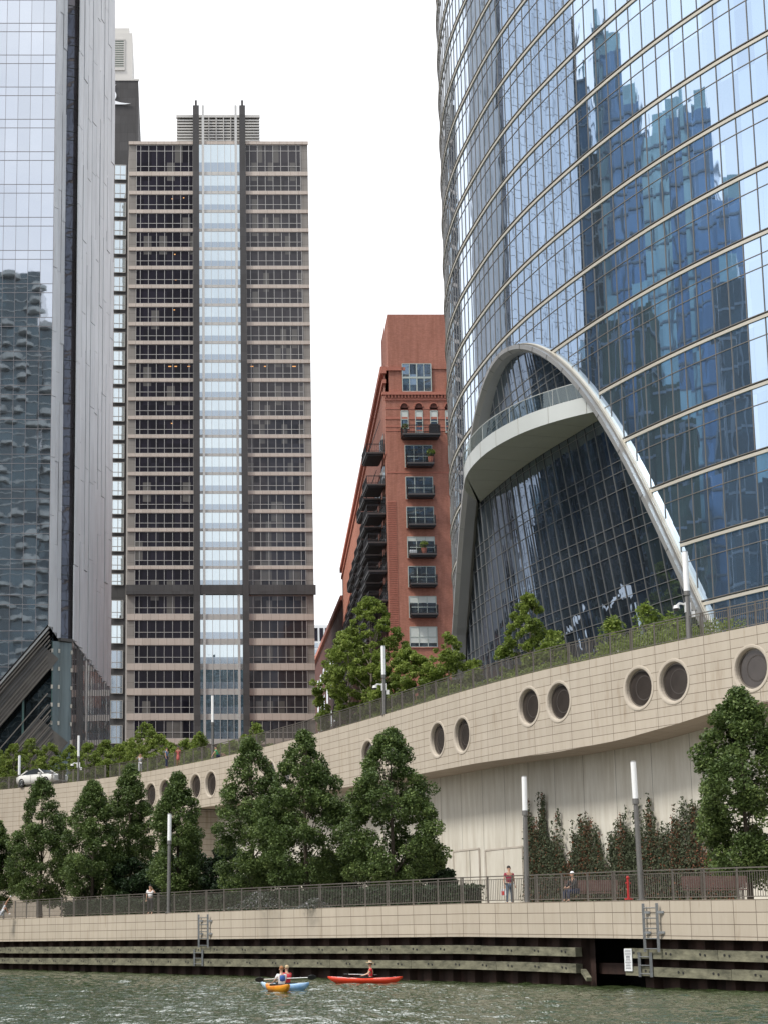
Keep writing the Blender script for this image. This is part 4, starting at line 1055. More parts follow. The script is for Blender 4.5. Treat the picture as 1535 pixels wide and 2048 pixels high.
# logo: orbit arc, wing sweep, pointed tail
def lp(px, py, y=YD-.35): r_, t_ = ray(px, py); return Vector((r_*YD, y, t_*YD+H))
def flat_shape(pts, nm):
    m = MB(); F_ = [lp(*q) for q in pts]; Bk = [p+Vector((0,.22,0)) for p in F_]
    m.face(F_); m.face(Bk[::-1])
    for i in range(len(F_)): j = (i+1) % len(F_); m.face([F_[j], F_[i], Bk[i], Bk[j]])
    _lb(m, nm, M['logo_metal'], LG)
LG = empty('logo_emblem', lp(236,195)-DT.location); LG.parent = DT
flat_shape([(205,196),(216,199),(228,202),(240,206),(250,207.5),(262,208.5),(250,210),(234,210),(218,209.5),(204,207)], 'wing')
arc = []
for a in np.linspace(-1.15, 1.15, 12): arc.append((218.5+14.8*math.cos(a), 192+12.5*math.sin(a)))
for a in np.linspace(1.15, -1.15, 12): arc.append((218.0+12.6*math.cos(a), 192+11.2*math.sin(a)))
flat_shape(arc, 'orbit_ring')
flat_shape([(220,181),(226,174.5),(233,170),(229,174),(222,183)], 'pointed_tip')

# pale stepped tower behind
YP = 520.0
PT = empty('pale_stepped_tower', (ray(245,200)[0]*YP, YP+10, DECK), 0, 'pale grey tower with a tall louvred opening rising behind the charcoal tower', 'building')
def pp(px, py): r_, t_ = ray(px, py); return r_*YP, t_*YP+H
g = MB(); xr, zz = pp(265.5, 66); xr2, zz2 = pp(259.5, 53); xl = pp(150,66)[0]
g.box(xl,YP,DECK,xr,YP+25,zz); g.box(xl,YP+1,zz,xr2,YP+20,zz2); _lb(g, 'stone_wall', M['pale_stone'], PT)
x0, zt3 = pp(227, 81); x1, zb3 = pp(248, 136)
g = MB(); g.face([(x0,YP-.05,zb3),(x1,YP-.05,zb3),(x1,YP-.05,zt3),(x0,YP-.05,zt3)]); op = _lb(g, 'louvre_opening', mat('louvre_green',(.26,.31,.28),.6), PT)
for z in np.arange(zb3, zt3, .75):
    m = MB(); m.box(x0,YP-.3,z,x1,YP-.1,z+.28); _lb(m, 'louvre', M['louver'], op)
m = MB(); m.box(x0-.2,YP-.4,zt3,x1+.3,YP-.01,zt3+.5); m.box(x0-.2,YP-.4,zb3-.9,x1+.3,YP-.01,zb3-.1); m.box(x1,YP-.3,zb3-.1,x1+.25,YP-.01,zt3); _lb(m, 'surround', M['louver'], op)

# ------------------------------------------------------------------ blade-shaped glass tower at the left
YL = 204.0
BL = empty('blade_glass_tower', (-35, YL+20, DECK), 0, 'slender tower with mirror glass end and tall white fins, undercut at its base', 'building')
LT = 178.0
fz = [ray(60, 46.5)[1]*YL+H - 4.2*k for k in range(-18, 22)]
fz = sorted(z for z in fz if 27 < z < LT)
xL, xR = -56.5, ray(105.5, 600)[0]*YL
zc = ray(95,1248)[1]*YL+H; xc = xR-.05; x0c = ray(0,1360)[0]*YL; z0c = ray(0,1360)[1]*YL+H; sl_ = (zc-z0c)/(xR-x0c)
xdk = xR-(zc-DECK)/sl_          # where the slanting edge would meet the deck
g = MB()
n_ = 30; xs_ = np.arange(xR, xL-.01, -1.5)
for a, b in zip(xs_[:-1], xs_[1:]):
    za, zb = max(DECK+12.0, zc-(xR-a)*sl_), max(DECK+12.0, zc-(xR-b)*sl_)
    g.face([(b,YL,zb),(a,YL,za),(a,YL,LT),(b,YL,LT)], [(b-xR,zb-fz[0]),(a-xR,za-fz[0]),(a-xR,LT-fz[0]),(b-xR,LT-fz[0])])
_lb(g, 'end_glass', M['blade_glass'], BL)
for x in xs_[:34]:
    z = max(DECK+12.0, zc-(xR-x)*sl_)
    m = MB(); m.box(x-.022,YL-.035,z,x+.022,YL-.004,LT); _lb(m, 'mullion', M['blade_line'], BL)
for z in fz:
    for dz in (0, -1.12):
        zz = z+dz
        if zz < DECK+12.2: continue
        xa = xR if zz > zc else xR-(zc-zz)/sl_
        if xa < xL: continue
        m = MB(); m.box(xL,YL-.03,zz-.032,xa,YL-.003,zz+.032); _lb(m, 'transom', M['blade_line'], BL)
# fins: narrow front return, recessed strip, long side
p150 = Vector((ray(150,900)[0]*207, 207, 0)); p222 = Vector((ray(221,900)[0]*248, 248, 0))
p125 = Vector((ray(126,900)[0]*206.5, 206.5, 0)); pc = Vector((xR, YL, 0))
zfb = ray(145,1280)[1]*207+H
def finwall(a, b, z0a, z0b, nf, name, dpt):
    d = (b-a).normalized(); nrm = Vector((d.y, -d.x, 0))
    for i in range(nf):
        u0, u1 = i/nf, (i+1)/nf; q0, q1 = a.lerp(b, u0), a.lerp(b, u1-.12/nf)
        z0 = z0a+(z0b-z0a)*(u0+u1)/2; z1 = LT+rr.uniform(-.3,.3)
        m = MB(); st = -dpt*(.25 if i % 3 else 1.0)*rr.uniform(.7,1.2)
        zcur = z0
        B0 = [q0+nrm*0, q1+nrm*0, q1+nrm*(-st), q0+nrm*(-st*.35)]
        segs = [z0]
        while segs[-1] < z1-1: segs.append(min(z1, segs[-1]+rr.uniform(7, 15)))
        for s0, s1 in zip(segs[:-1], segs[1:]):
            j = rr.uniform(-.05,.05); m.hexa([p+Vector((0,0,s0))+nrm*j for p in B0][::-1], [p+Vector((0,0,s1-.06))+nrm*j for p in B0][::-1])
        _lb(m, 'white_fin', M['fin_white'], BL)
g = MB(); back = Vector((0,0,0))
dS = (p222-p150).normalized(); nS = Vector((dS.y,-dS.x,0))
b0, b1 = p150-nS*.25, p222-nS*.25
g.face([b0+Vector((0,0,zfb)), b1+Vector((0,0,zfb)), b1+Vector((0,0,LT)), b0+Vector((0,0,LT))])
_lb(g, 'fin_backing', M['pole_metal'], BL)
finwall(pc, p125, zc, zc-1.6, 3, 'front', .15)
g = MB(); d1 = (p125-pc).normalized(); n1 = Vector((d1.y,-d1.x,0)); g.face([pc-n1*.1+Vector((0,0,zc)), p125-n1*.1+Vector((0,0,zc-1.6)), p125-n1*.1+Vector((0,0,LT)), pc-n1*.1+Vector((0,0,LT))]); _lb(g, 'fin_backing', M['fin_white'], BL)
finwall(p150, p222, zfb, zfb, 26, 'side', .5)
s0_, s1_ = p125+Vector((0,.7,0)), p150+Vector((0,.7,0))
g = MB(); g.face([s0_+Vector((0,0,zfb)), s1_+Vector((0,0,zfb)), s1_+Vector((0,0,LT)), s0_+Vector((0,0,LT))], [(0,zfb),(1.3,zfb),(1.3,LT),(0,LT)])
g.face([p125+Vector((0,0,zfb)), s0_+Vector((0,0,zfb)), s0_+Vector((0,0,LT)), p125+Vector((0,0,LT))]); _lb(g, 'recessed_strip_glass', M['blade_glass_strip'], BL)
for z in fz:
    for dz in (0,-1.12):
        if z+dz > zfb: m = MB(); m.bar(s0_+Vector((0,-.04,z+dz)), s1_+Vector((0,-.04,z+dz)), .06, .07); _lb(m, 'strip_transom', M['dark_mullion'], BL)
# underside wedge and slanting soffit ribs
sf = MB(); dpb = 16
A0 = Vector((xR,YL+.02,zc)); A1 = Vector((xdk,YL+.02,DECK))
zlow = DECK+12.0; xlow = xR-(zc-zlow)/sl_; A1 = Vector((xlow, YL+.02, zlow))
sf.face([A1, A0, A0+Vector((0,dpb,0)), A1+Vector((0,dpb,0))]); sf.face([Vector((xL,YL,zlow)), A1, A1+Vector((0,dpb,0)), Vector((xL,YL+dpb,zlow))]); 
_lb(sf, 'slanting_soffit', M['louver_dark'], BL)
dirE = (A0-A1).normalized()
perp = Vector((dirE.z, 0, -dirE.x))
for k, (o, dpt) in enumerate(((.22,.25),(.55,.2),(.85,.15),(1.15,.2),(1.5,.1),(1.85,.16),(2.2,.08),(2.6,.12))):
    m = MB(); q = perp*o + Vector((0, .45+.28*k, 0)); st_ = A0+q-dirE*o*1.02
    m.bar(A1+q-dirE*2, st_, .14 if k else .22, .3, (0,1,0)); _lb(m, 'rib_and_reflection', M['rail_metal'] if k else M['pale_mullion'], BL)
for (o_, w_, y_) in ((1.75, 3.3, 1.2), (8.2, 4.6, 1.45)):  # the lower, wider panel is modelled in place of the soffit's reflection
    m = MB(); q = perp*o_+Vector((0,y_,0)); m.bar(A1+q-dirE*26, A0+q-dirE*(o_*1.03+.4), w_, .12, (0,1,0)); _lb(m, 'panel_and_reflection', mat('panel_and_reflection',(.11,.10,.09),.5,metal=.3,var=.45,scale=.5,stretch=(1,1,1)) if 'panel_and_reflection' not in M else M['panel_and_reflection'], BL)
for o_ in list(np.arange(.2, 3.4, .34))+list(np.arange(6.1, 10.4, .45)):  # the lower set of ribs draws the mirror image of the upper set
    m = MB(); q = perp*o_+Vector((0,1.34 if o_ > 4 else 1.08,0)); m.bar(A1+q-dirE*26, A0+q-dirE*(o_*1.03+.5), .07+.07*((o_*7)%1), .16, (0,1,0)); _lb(m, 'rib_and_reflection', M['rail_metal' if (o_*10)%3 > 1 else 'dark_mullion'], BL)
# glazed lobby below
YO = YL+1.6
g = MB(); pcl = ray(104, 1400)[0]*YO
g.face([(xL,YO,DECK),(pcl,YO,DECK),(pcl,YO,zc-2),(xL,YO,zc-2)]) if False else None
xs2 = np.arange(pcl, xL, -3.4)
for a, b in zip(xs2[:-1], xs2[1:]):
    za, zb = max(zlow, zc-(xR-a)*sl_)-1.0, max(zlow, zc-(xR-b)*sl_)-1.0
    g.face([(b,YO+1.6,DECK),(a,YO+1.6,DECK),(a,YO+1.6,za),(b,YO+1.6,zb)])
_lb(g, 'lobby_glass', M['blade_lobby_glass'], BL)
g = MB()
for k in range(9):      # diagonal bars standing in for the soffit's reflection in the lobby glass
    o = 5.0+k*.9; q = perp*o+Vector((0,1.35,0)); g.bar(A1+q-dirE*22, A0+q-dirE*(o*1.05+.8), .12, .1, (0,1,0))
_lb(g, 'reflected_bars', M['rail_metal'], BL)
cg = MB(); c0, c1, c2 = Vector((ray(104,1400)[0]*YO,YO,0)), Vector((ray(118,1400)[0]*(YO+.3),YO+.3,0)), Vector((ray(143,1400)[0]*207,207,0))
zl1 = ray(120,1282)[1]*YO+H
for a, b in ((c0,c1),(c1,c2)): cg.face([a+Vector((0,0,DECK)), b+Vector((0,0,DECK)), b+Vector((0,0,zl1)), a+Vector((0,0,zl1))])
_lb(cg, 'corner_glass', mat('corner_glass',(.17,.20,.19),.1,metal=.2,var=.35,scale=.5,stretch=(3,3,.2)), BL)
for z in np.arange(DECK+1, zl1-1, 2.1):
    for q in (c0, c1, c2):
        m = MB(); m.box(q.x-.11,q.y-.15,z,q.x+.11,q.y-.02,z+.45); _lb(m, 'patch_fitting', M['cream_band'], BL)
m = MB(); m.box(c0.x-.05,c0.y-.1,DECK,c0.x+.05,c0.y,zl1); m.box(ray(47,1400)[0]*YO-.12,YO-.15,DECK,ray(47,1400)[0]*YO+.12,YO,ray(47,1338)[1]*YO+H); _lb(m, 'glass_fin_post', mat('teal_post',(.05,.11,.10),.3), BL)
m = MB(); m.bar(c1+Vector((0,-.2,zl1+.2)), c2+Vector((0,-.2,zl1+.2)), .6,.35); _lb(m, 'canopy_edge', M['louver_dark'], BL)
sg = MB(); e0, e1 = Vector((c2.x,207,0)), Vector((ray(220,1400)[0]*248,248,0))
sg.face([e0+Vector((0,0,DECK)), e1+Vector((0,0,DECK)), e1+Vector((0,0,zfb+.1)), e0+Vector((0,0,zfb+.1))], [(0,DECK),(41,DECK),(41,zfb),(0,zfb)]); _lb(sg, 'side_lobby_glass', M['side_lobby_glass'], BL)
for u in np.linspace(0, 1, 17):
    m = MB(); q = e0.lerp(e1, u); m.bar(q+nS*.05+Vector((0,0,DECK)), q+nS*.05+Vector((0,0,zfb)), .06,.08); _lb(m, 'lobby_mullion', M['dark_mullion'], BL)
g = MB(); g.face([(xL,YL,LT),(xR,YL,LT),(p125.x,p125.y,LT),(p150.x,p150.y,LT),(p222.x,p222.y,LT),(xL,248,LT)]); g.face([(p222.x,248,DECK),(xL,248,DECK),(xL,248,LT),(p222.x,248,LT)]); g.face([(xL,248,DECK+12),(xL,YL,DECK+12),(xL,YL,LT),(xL,248,LT)])
g.face([(xL+18,YL+dpb,DECK),(pcl-2,YL+dpb,DECK),(pcl-2,YL+dpb,zc),(xL+18,YL+dpb,zc)]); _lb(g, 'rear_shell', M['mirror_dark'], BL)

# ------------------------------------------------------------------ city that the mirror glass shows
def prism_tower(name, poly, z0, z1, mtl, lab, slab=4.0, slabm='mirror_slab', proud=.25, group=None, bands=()):
    cx = sum(p[0] for p in poly)/len(poly); cy = sum(p[1] for p in poly)/len(poly)
    t = empty(name, (cx, cy, z0), 0, lab, 'building', group)
    g = MB(); n = len(poly); u = 0
    for i in range(n): a, b = poly[i], poly[(i+1) % n]; wallquad(g, a, b, z0, z1, u); u += math.hypot(b[0]-a[0], b[1]-a[1])
    g.face([(x,y,z1) for x, y in poly]); _lb(g, 'glass_wall', mtl, t)
    if slab:
        for z in np.arange(z0+slab, z1, slab):
            m = MB(); P = [((x-cx)*1.0, (y-cy)*1.0) for x, y in poly]; k = 1+proud/max(1, max(math.hypot(*q) for q in P))
            lo = [Vector((cx+x*k, cy+y*k, z-.18)) for x, y in P]; hi = [q+Vector((0,0,.36)) for q in lo]
            for i in range(n): j = (i+1) % n; m.face([lo[i], lo[j], hi[j], hi[i]])
            m.face(hi); m.face(lo[::-1]); _lb(m, 'floor_slab', M[slabm], t)
    for (x0_, y0_, x1_, y1_, za, zb, mm) in bands:
        m = MB(); wallquad(m, (x0_,y0_), (x1_,y1_), za, zb); _lb(m, 'glass_bay', M[mm], t)
    return t
def seg_pt(px, py, Ld):
    """where the view ray mirrored by the curved facade is after Ld metres"""
    s, z = fac.hit(px, py, vis0-3, sil); x, y = fac.xy(s); nx, ny = fac.nrm(s)
    r, t = ray(px, py); d = np.array([r, 1.]); nn = np.array([nx, ny]); r2 = d-2*d.dot(nn)*nn
    return x+r2[0]*Ld, y+r2[1]*Ld, z+t*Ld
def mirror_tower(name, x0, x1, ytop, Ld, mtl, lab, depth=22, **k):
    a = seg_pt(x0-1.5, 600, Ld); b = seg_pt(x1+1.5, 600, Ld); zt = seg_pt((x0+x1)/2, ytop, Ld)[2]
    A_ = np.array(a[:2]); B_ = np.array(b[:2]); d = B_-A_; nrm = np.array([-d[1], d[0]])/np.hypot(*d)
    src = np.array([31.,112.]); 
    if nrm.dot(src-A_) > 0: nrm = -nrm
    poly = [tuple(A_), tuple(B_), tuple(B_+nrm*depth), tuple(A_+nrm*depth)]
    t = prism_tower(name, poly, DECK, zt, mtl, lab, **k)
    W_ = float(np.hypot(*d)); m = MB(); fr = -nrm*.35; nf = max(2, int(W_/2.6))
    for i in range(nf+1):
        q = A_+d*i/nf+fr; m.bar((q[0],q[1],DECK), (q[0],q[1],zt+.8), .16, .3)
    t2 = _lb(m, 'facade_fins', M['mirror_slab'], t); t2['kind'] = 'stuff'
    if W_ > 6:
        q0 = A_+d*.2+nrm*4; q1 = A_+d*.75+nrm*4; m = MB(); m.bar((q0[0],q0[1],zt+2), (q1[0],q1[1],zt+2), 5, 4); _lb(m, 'roof_screen', M['mirror_teal'], t)
    return t
mirror_tower('mirrored_tower', 1171, 1192, 150, 156, M['mirror_blue'], 'dark blue glass slab, leftmost of the towers mirrored in the curved facade', depth=16)
mirror_tower('mirrored_tower', 1192, 1206, 300, 155, M['mirror_dark'], 'narrow dark core with pale floor ledges mirrored between blue slabs in the curved facade', depth=12, proud=1.0, slabm='residential_slab')
mirror_tower('mirrored_tower', 1206, 1228, 45, 152, M['mirror_teal'], 'tallest pale teal shaft mirrored in the curved facade', depth=10)
mirror_tower('mirrored_tower', 1228, 1262, 95, 150, M['mirror_blue'], 'deep blue glass shoulder right of the tallest mirrored shaft', depth=20)
mirror_tower('mirrored_tower', 1262, 1300, 200, 149, M['mirror_blue'], 'lower deep blue shoulder of the mirrored stepped tower', depth=20)
mirror_tower('mirrored_tower', 1300, 1352, 262, 146, M['mirror_teal'], 'broad grey-teal glass slab mirrored in the middle of the curved facade', depth=22)
mirror_tower('mirrored_tower', 1352, 1372, 230, 144, M['mirror_blue'], 'slim blue bay mirrored between two teal bays', depth=20)
mirror_tower('mirrored_tower', 1372, 1398, 205, 143, M['mirror_teal'], 'bright mint bay mirrored right of the slim blue bay', depth=20)
mirror_tower('mirrored_tower', 1398, 1440, 212, 142, M['mirror_blue'], 'dark blue right wing of the mirrored twin tower', depth=20)
mirror_tower('mirrored_tower', 1440, 1484, 392, 140, M['mirror_blue'], 'lower blue tower at the right end of the mirrored group', depth=20)
# nearer, darker masses low in the reflection
mirror_tower('mirrored_block', 1196, 1238, 640, 120, M['dark_green_stone'], 'dark narrow block mirrored low in the curved facade behind the arch top', depth=10, slab=6)
mirror_tower('mirrored_block', 1262, 1300, 610, 118, M['dark_green_stone'], 'dark green-black block mirrored below the stepped tower', depth=10, slab=6)
mirror_tower('mirrored_block', 1300, 1352, 770, 110, M['dark_green_stone'], 'low dark block mirrored beside the white arch leg', depth=10, slab=6)
mirror_tower('mirrored_block', 1352, 1384, 840, 108, M['dark_green_stone'], 'lowest dark block mirrored right of the arch', depth=10, slab=6)
mirror_tower('mirrored_block', 1425, 1484, 560, 112, M['mirror_dark'], 'dark teal block mirrored near the right edge of the picture', depth=10)
mirror_tower('mirrored_block', 1484, 1560, 960, 108, M['mirror_dark'], 'low charcoal block mirrored at the far right edge', depth=10)
# towers behind the viewer, shown by the left and centre glass
def residential(name, x0, x1, y0, y1, z1, lab, seed):
    rq = random.Random(seed); t = empty(name, ((x0+x1)/2, (y0+y1)/2, 3.2), 0, lab, 'building')
    g = MB(); g.box(x0,y0,3.2,x1,y1,z1); _lb(g, 'glass_wall', M['mirror_dark'], t)
    for z in np.arange(7, z1, 3.3):
        m = MB(); m.box(x0-.2,y1,z-.15,x1+.2,y1+.3,z+.15)
        x = x0
        while x < x1-3:
            wd = rq.uniform(3,6)
            if rq.random() < .6:
                pts = [Vector((x+wd/2+math.cos(a)*wd/2, y1+math.sin(a)*2.4, 0)) for a in np.linspace(0, math.pi, 9)]
                lo = [p+Vector((0,0,z-.15)) for p in pts]; hi = [p+Vector((0,0,z+1.0)) for p in pts]
                for i in range(8): m.face([lo[i+1], lo[i], hi[i], hi[i+1]])
                m.face(lo); m.face([p+Vector((0,0,.3)) for p in lo])
            x += wd+rq.uniform(.5,3)
        _lb(m, 'balcony_row', M['residential_slab'], t)
residential('balconied_tower', -62, -38.5, -110, -82, 190, 'dark residential tower with rounded pale balconies mirrored in the left tower', 5)
residential('balconied_tower', -38.3, -30.5, -112, -84, 176, 'narrow dark residential slab mirrored beside the fins of the left tower', 8)
residential('balconied_tower', -29, -6, -150, -110, 95, 'lower residential block standing behind the viewer', 9)
prism_tower('riverside_office', [(6,-120),(34,-120),(34,-95),(6,-95)], 3.2, 122, M['mirror_dark'], 'dark glass office mirrored in the lower centre strip of the tan tower', slab=4)

print('structure done')
exec_rest = True
# ------------------------------------------------------------------ foliage helpers
def leaf_arrays(rng, pts, size, up=.35, outc=None):
    n = len(pts); nr = rng.normal(size=(n,3)); nr[:,2] = np.abs(nr[:,2])+up
    if outc is not None:
        o = pts-outc; o /= (np.linalg.norm(o, axis=1, keepdims=True)+1e-6); nr += o*.8
    nr /= np.linalg.norm(nr, axis=1, keepdims=True)
    a = rng.normal(size=(n,3)); u = np.cross(nr, a); u /= np.linalg.norm(u, axis=1, keepdims=True); v = np.cross(nr, u)
    s = size*rng.uniform(.6, 1.35, size=(n,1)); u = u*s; v = v*s*.62
    bend = nr*s*.18
    V = np.stack([pts-u, pts-v*.95-bend*0+nr*0, pts+u-bend, pts+v*.95], 1)
    return V.reshape(-1, 3)
def leaves_mesh(name, m, V, rnd, parent=None):
    n = len(V)//4; me = bpy.data.meshes.new(name)
    me.vertices.add(n*4); me.vertices.foreach_set('co', V.astype(np.float32).ravel())
    me.loops.add(n*4); me.loops.foreach_set('vertex_index', np.arange(n*4, dtype=np.int32))
    me.polygons.add(n); me.polygons.foreach_set('loop_start', np.arange(0, n*4, 4, dtype=np.int32)); me.polygons.foreach_set('loop_total', np.full(n, 4, np.int32))
    uv = me.uv_layers.new(name='UVMap'); q = np.repeat(np.stack([rnd, rnd], -1), 4, axis=0); uv.data.foreach_set('uv', q.astype(np.float32).ravel())
    me.update(); me.materials.append(m)
    o = bpy.data.objects.new(name, me); C.objects.link(o)
    if parent: o.parent = parent
    return o
def leaves_obj(name, m, parent, rng, clumps, n, size, up=.35):
    pts = []; rn = []
    w = np.array([r**2 for _, r in clumps]); w = w/w.sum(); cnt = rng.multinomial(n, w)
    for (c, r), k in zip(clumps, cnt):
        d = rng.normal(size=(k,3)); d /= np.linalg.norm(d, axis=1, keepdims=True); rad = r*rng.uniform(.35, 1.08, size=(k,1))**.6
        q = d*rad*np.array([1,1,.85]); pts.append(np.array(c)+q); rn.append(np.clip(rng.normal(.42+rng.uniform(-.22,.22), .2, k), 0, 1))
    P = np.concatenate(pts); return leaves_mesh(name, m, leaf_arrays(rng, P, size, up), np.concatenate(rn), parent)
def tree(name, loc, h, w, seed, label, cat, leaf, bark, n=42000, size=.076, shape='pear', group=None, trunk_h=.16, leaders=1, clump=.5, side=None, nc=150):
    rng = np.random.RandomState(seed); t = empty(name, loc, rng.uniform(0,6.28) if side is None else 0, label, cat, group)
    def prof(u):
        if shape == 'pear': return np.interp(u, [0,.08,.2,.4,.6,.78,.9,1], [.42,.82,.98,1,.86,.58,.32,.07])
        if shape == 'birch': return np.interp(u, [0,.1,.3,.55,.8,1], [.3,.8,1,.85,.5,.1])
        return np.interp(u, [0,.2,.5,.8,1], [.6,.95,1,.7,.25])
    z0 = h*trunk_h; clumps = []; tips = []
    lead = [(0.0, 0.0, 1.0)]
    for k in range(1, leaders): a = rng.uniform(0, 6.28) if side is None else side; lead.append((math.cos(a)*w*.20, math.sin(a)*w*.20, rng.uniform(.82,.93)))
    lob = rng.uniform(0, 6.28, 4)
    for i in range(nc):
        lx, ly, lh = lead[i % len(lead)] if i % 3 == 0 else lead[0]
        u = rng.uniform(0,1)**.85; a = rng.uniform(0, 6.28)
        rad = (w/2-clump*.55)*prof(u)*(1+.15*math.sin(2*a+lob[0]+u*6)+.14*math.sin(3*a+lob[1]-u*9)+.07*math.sin(5*a+lob[2]+u*15))*rng.uniform(.45,1.0)**.5
        z = z0+(h*lh-z0)*u; k = u**1.5
        p = Vector((lx*k+rad*math.cos(a), ly*k+rad*math.sin(a), z)); r = clump*rng.uniform(.6,1.25)*(1-.45*u)
        hole = math.sin(p.x*2.1+lob[0])+math.sin(p.y*2.3+lob[1])+math.sin(p.z*1.7+lob[3])
        tips.append(p)
        if hole > 1.75: continue
        clumps.append((p, r*(1.0 if i % 4 else .7)))
    for lx, ly, lh in lead: clumps.append((Vector((lx,ly,h*lh-.1)), clump*.45)); clumps.append((Vector((lx,ly,h*lh-.5)), clump*.55))
    leaves_obj('crown', M[leaf], t, rng, clumps, n, size)
    m = MB(); r0 = .028*h*.6; pts = [Vector((0,0,-.1)), Vector((.03,0,z0)), Vector((-.04,.03,h*.45)), Vector((0,0,h*.9))]; rs = [r0, r0*.85, r0*.5, r0*.12]
    for k in range(3): m.tube(pts[k], pts[k+1], rs[k], rs[k+1], n=9, caps=False)
    for i in rng.choice(len(tips), min(22, len(tips)), replace=False):
        p = tips[i]; b = Vector((0,0,max(z0*.9, p.z-.35*h*rng.uniform(.5,1)))); mid = b.lerp(p, .5)+Vector((0,0,-.06*h*.5))
        rb_ = r0*.24; m.tube(b, mid, rb_, rb_*.6, n=5, caps=False); m.tube(mid, p, rb_*.6, rb_*.2, n=5, caps=False)
    m.build('trunk', M[bark], t)
    return t

# ------------------------------------------------------------------ trees on the promenade
def prom_tree(px, ytop, Y, w, seed, label, **k):
    x = gx(px, Y, 1700); zt = gz(px, ytop, Y); base = PROM
    return tree('pear_tree', (x, Y, base), zt-base, w, seed, label, 'tree', 'pear_leaf', 'bark', group='pear trees along the promenade', clump=.62, trunk_h=.12, **k)
prom_tree(-12, 1640, 130, 4.0, 1, 'dark green tree cut off by the left edge of the picture', nc=204)
prom_tree(83, 1560, 127, 4.9, 2, 'dark green pear tree left of the others, below the parked car', nc=255)
prom_tree(186, 1566, 122, 4.6, 3, 'rounded pear tree second from the left with a bare trunk foot', nc=238)
prom_tree(260, 1532, 124, 3.8, 4, 'pear tree reaching up to the railing below the person in grey', nc=238)
prom_tree(357, 1550, 112, 3.6, 5, 'slim pear tree behind the left lamp post, beside two round windows', nc=238)
prom_tree(505, 1480, 106, 4.5, 6, 'tall narrow pear tree left of the broad two-topped one', nc=289)
prom_tree(612, 1466, 102, 5.6, 7, 'broad pear tree with a second lower top on its right', nc=357, leaders=2, side=0.0, n=56000)
prom_tree(785, 1460, 97, 5.7, 8, 'large pointed pear tree in the middle partly hiding a round window', nc=357, n=56000)
t_ = prom_tree(1494, 1384, 77, 4.8, 19, 'big pear tree at the right edge rising above the wall', nc=323, n=56000)
# low side branch of the middle tree
# evergreen shrubs below the trees, against the wall
SHL = ['dark evergreen shrub just right of the left lamp post pole, against the wall', 'dark evergreen shrub behind the trunk gap left of the tall narrow pear tree', 'dark evergreen shrub between the tall narrow and the broad pear tree', 'dark evergreen shrub under the broad two-topped pear tree', 'dark evergreen shrub between the broad pear tree and the large pointed one', 'rightmost evergreen shrub, under the large pointed pear tree', 'dark evergreen shrub behind the man on the phone', 'dark evergreen shrub behind the slim pear tree by the left lamp post']
for i, (px, Y, hh, ww) in enumerate(((385,118,4.2,4.5),(455,112,4.0,4.5),(545,112,3.4,4.5),(640,108,3.0,4.5),(722,106,3.4,4.5),(840,101,3.6,4.2),(262,122,3.8,4.5),(330,121,4.2,4.0))):
    tree('evergreen_shrub', (gx(px,Y), Y, PROM), hh, ww, 40+i, SHL[i], 'shrub', 'hedge_leaf', 'bark', n=12000, size=.10, shape='round', group='evergreen shrubs under the trees', trunk_h=.02, clump=.7, nc=60)
# clipped hedge behind the railing
def hedge(t0, t1, off0, off1, hgt, seed, label, leaf='hedge_leaf', name='hedge', n_per=520):
    rng = np.random.RandomState(seed); t = empty(name, quay.p((t0+t1)/2, PROM, off0), 0, label, 'hedge'); n = int((t1-t0)*n_per)
    u = rng.uniform(t0, t1, n); side = rng.randint(0, 3, n)
    of = np.where(side == 0, off0, rng.uniform(off1, off0, n)); zz = np.where(side == 0, rng.uniform(0, hgt, n), hgt); zz = np.where(side == 2, rng.uniform(0, hgt, n), zz)
    P = np.array([list(quay.p(a, PROM+c-.05, b)) for a, b, c in zip(u, of, zz)])+rng.normal(size=(n,3))*.06
    V = leaf_arrays(rng, P, .075)-np.array(t.location)
    leaves_mesh('hedge_foliage', M[leaf], V, np.clip(rng.normal(.4,.22,n),0,1), t)
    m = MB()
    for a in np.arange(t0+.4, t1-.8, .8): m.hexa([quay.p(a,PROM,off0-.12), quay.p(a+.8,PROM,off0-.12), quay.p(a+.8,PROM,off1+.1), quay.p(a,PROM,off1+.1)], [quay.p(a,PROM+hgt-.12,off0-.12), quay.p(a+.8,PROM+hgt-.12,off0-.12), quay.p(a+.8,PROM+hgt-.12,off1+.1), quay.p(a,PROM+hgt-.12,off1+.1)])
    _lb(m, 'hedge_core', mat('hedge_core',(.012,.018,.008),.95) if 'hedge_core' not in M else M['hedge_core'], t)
h0, h1, h2 = quay.hit(862,1800)[0], quay.hit(345,1820)[0], quay.hit(30,1835)[0]
hedge(h0, h1-1, -2.2, -3.6, 1.0, 61, 'clipped dark hedge behind the railing below the middle trees')
hedge(h1, h2, -3.4, -4.8, 1.0, 62, 'clipped dark hedge behind the railing at the left below the parked car')
def tuft(px, py, Y, s, seed, label, leaf, name='lavender_bush', n=700):
    t = empty(name, (gx(px,Y), Y, PROM), 0, label, 'plant'); rng = np.random.RandomState(seed)
    P = rng.normal(size=(n,3))*np.array([s,s*.6,.01]); P[:,2] = np.abs(rng.uniform(0,1,n))*s*1.1*np.exp(-(P[:,0]/s)**2*.6)
    V = leaf_arrays(rng, P, .05, up=-.2); _o = leaves_mesh('stalks', M[leaf], V, rng.uniform(0,1,n), t); _o['kind'] = 'stuff'
tuft(523, 1800, 95.5, .9, 71, 'pale lavender tuft growing behind the railing left of the middle', 'lavender_leaf')
tuft(628, 1800, 92.5, .5, 72, 'small pale lavender tuft behind the railing below the broad tree', 'lavender_leaf')

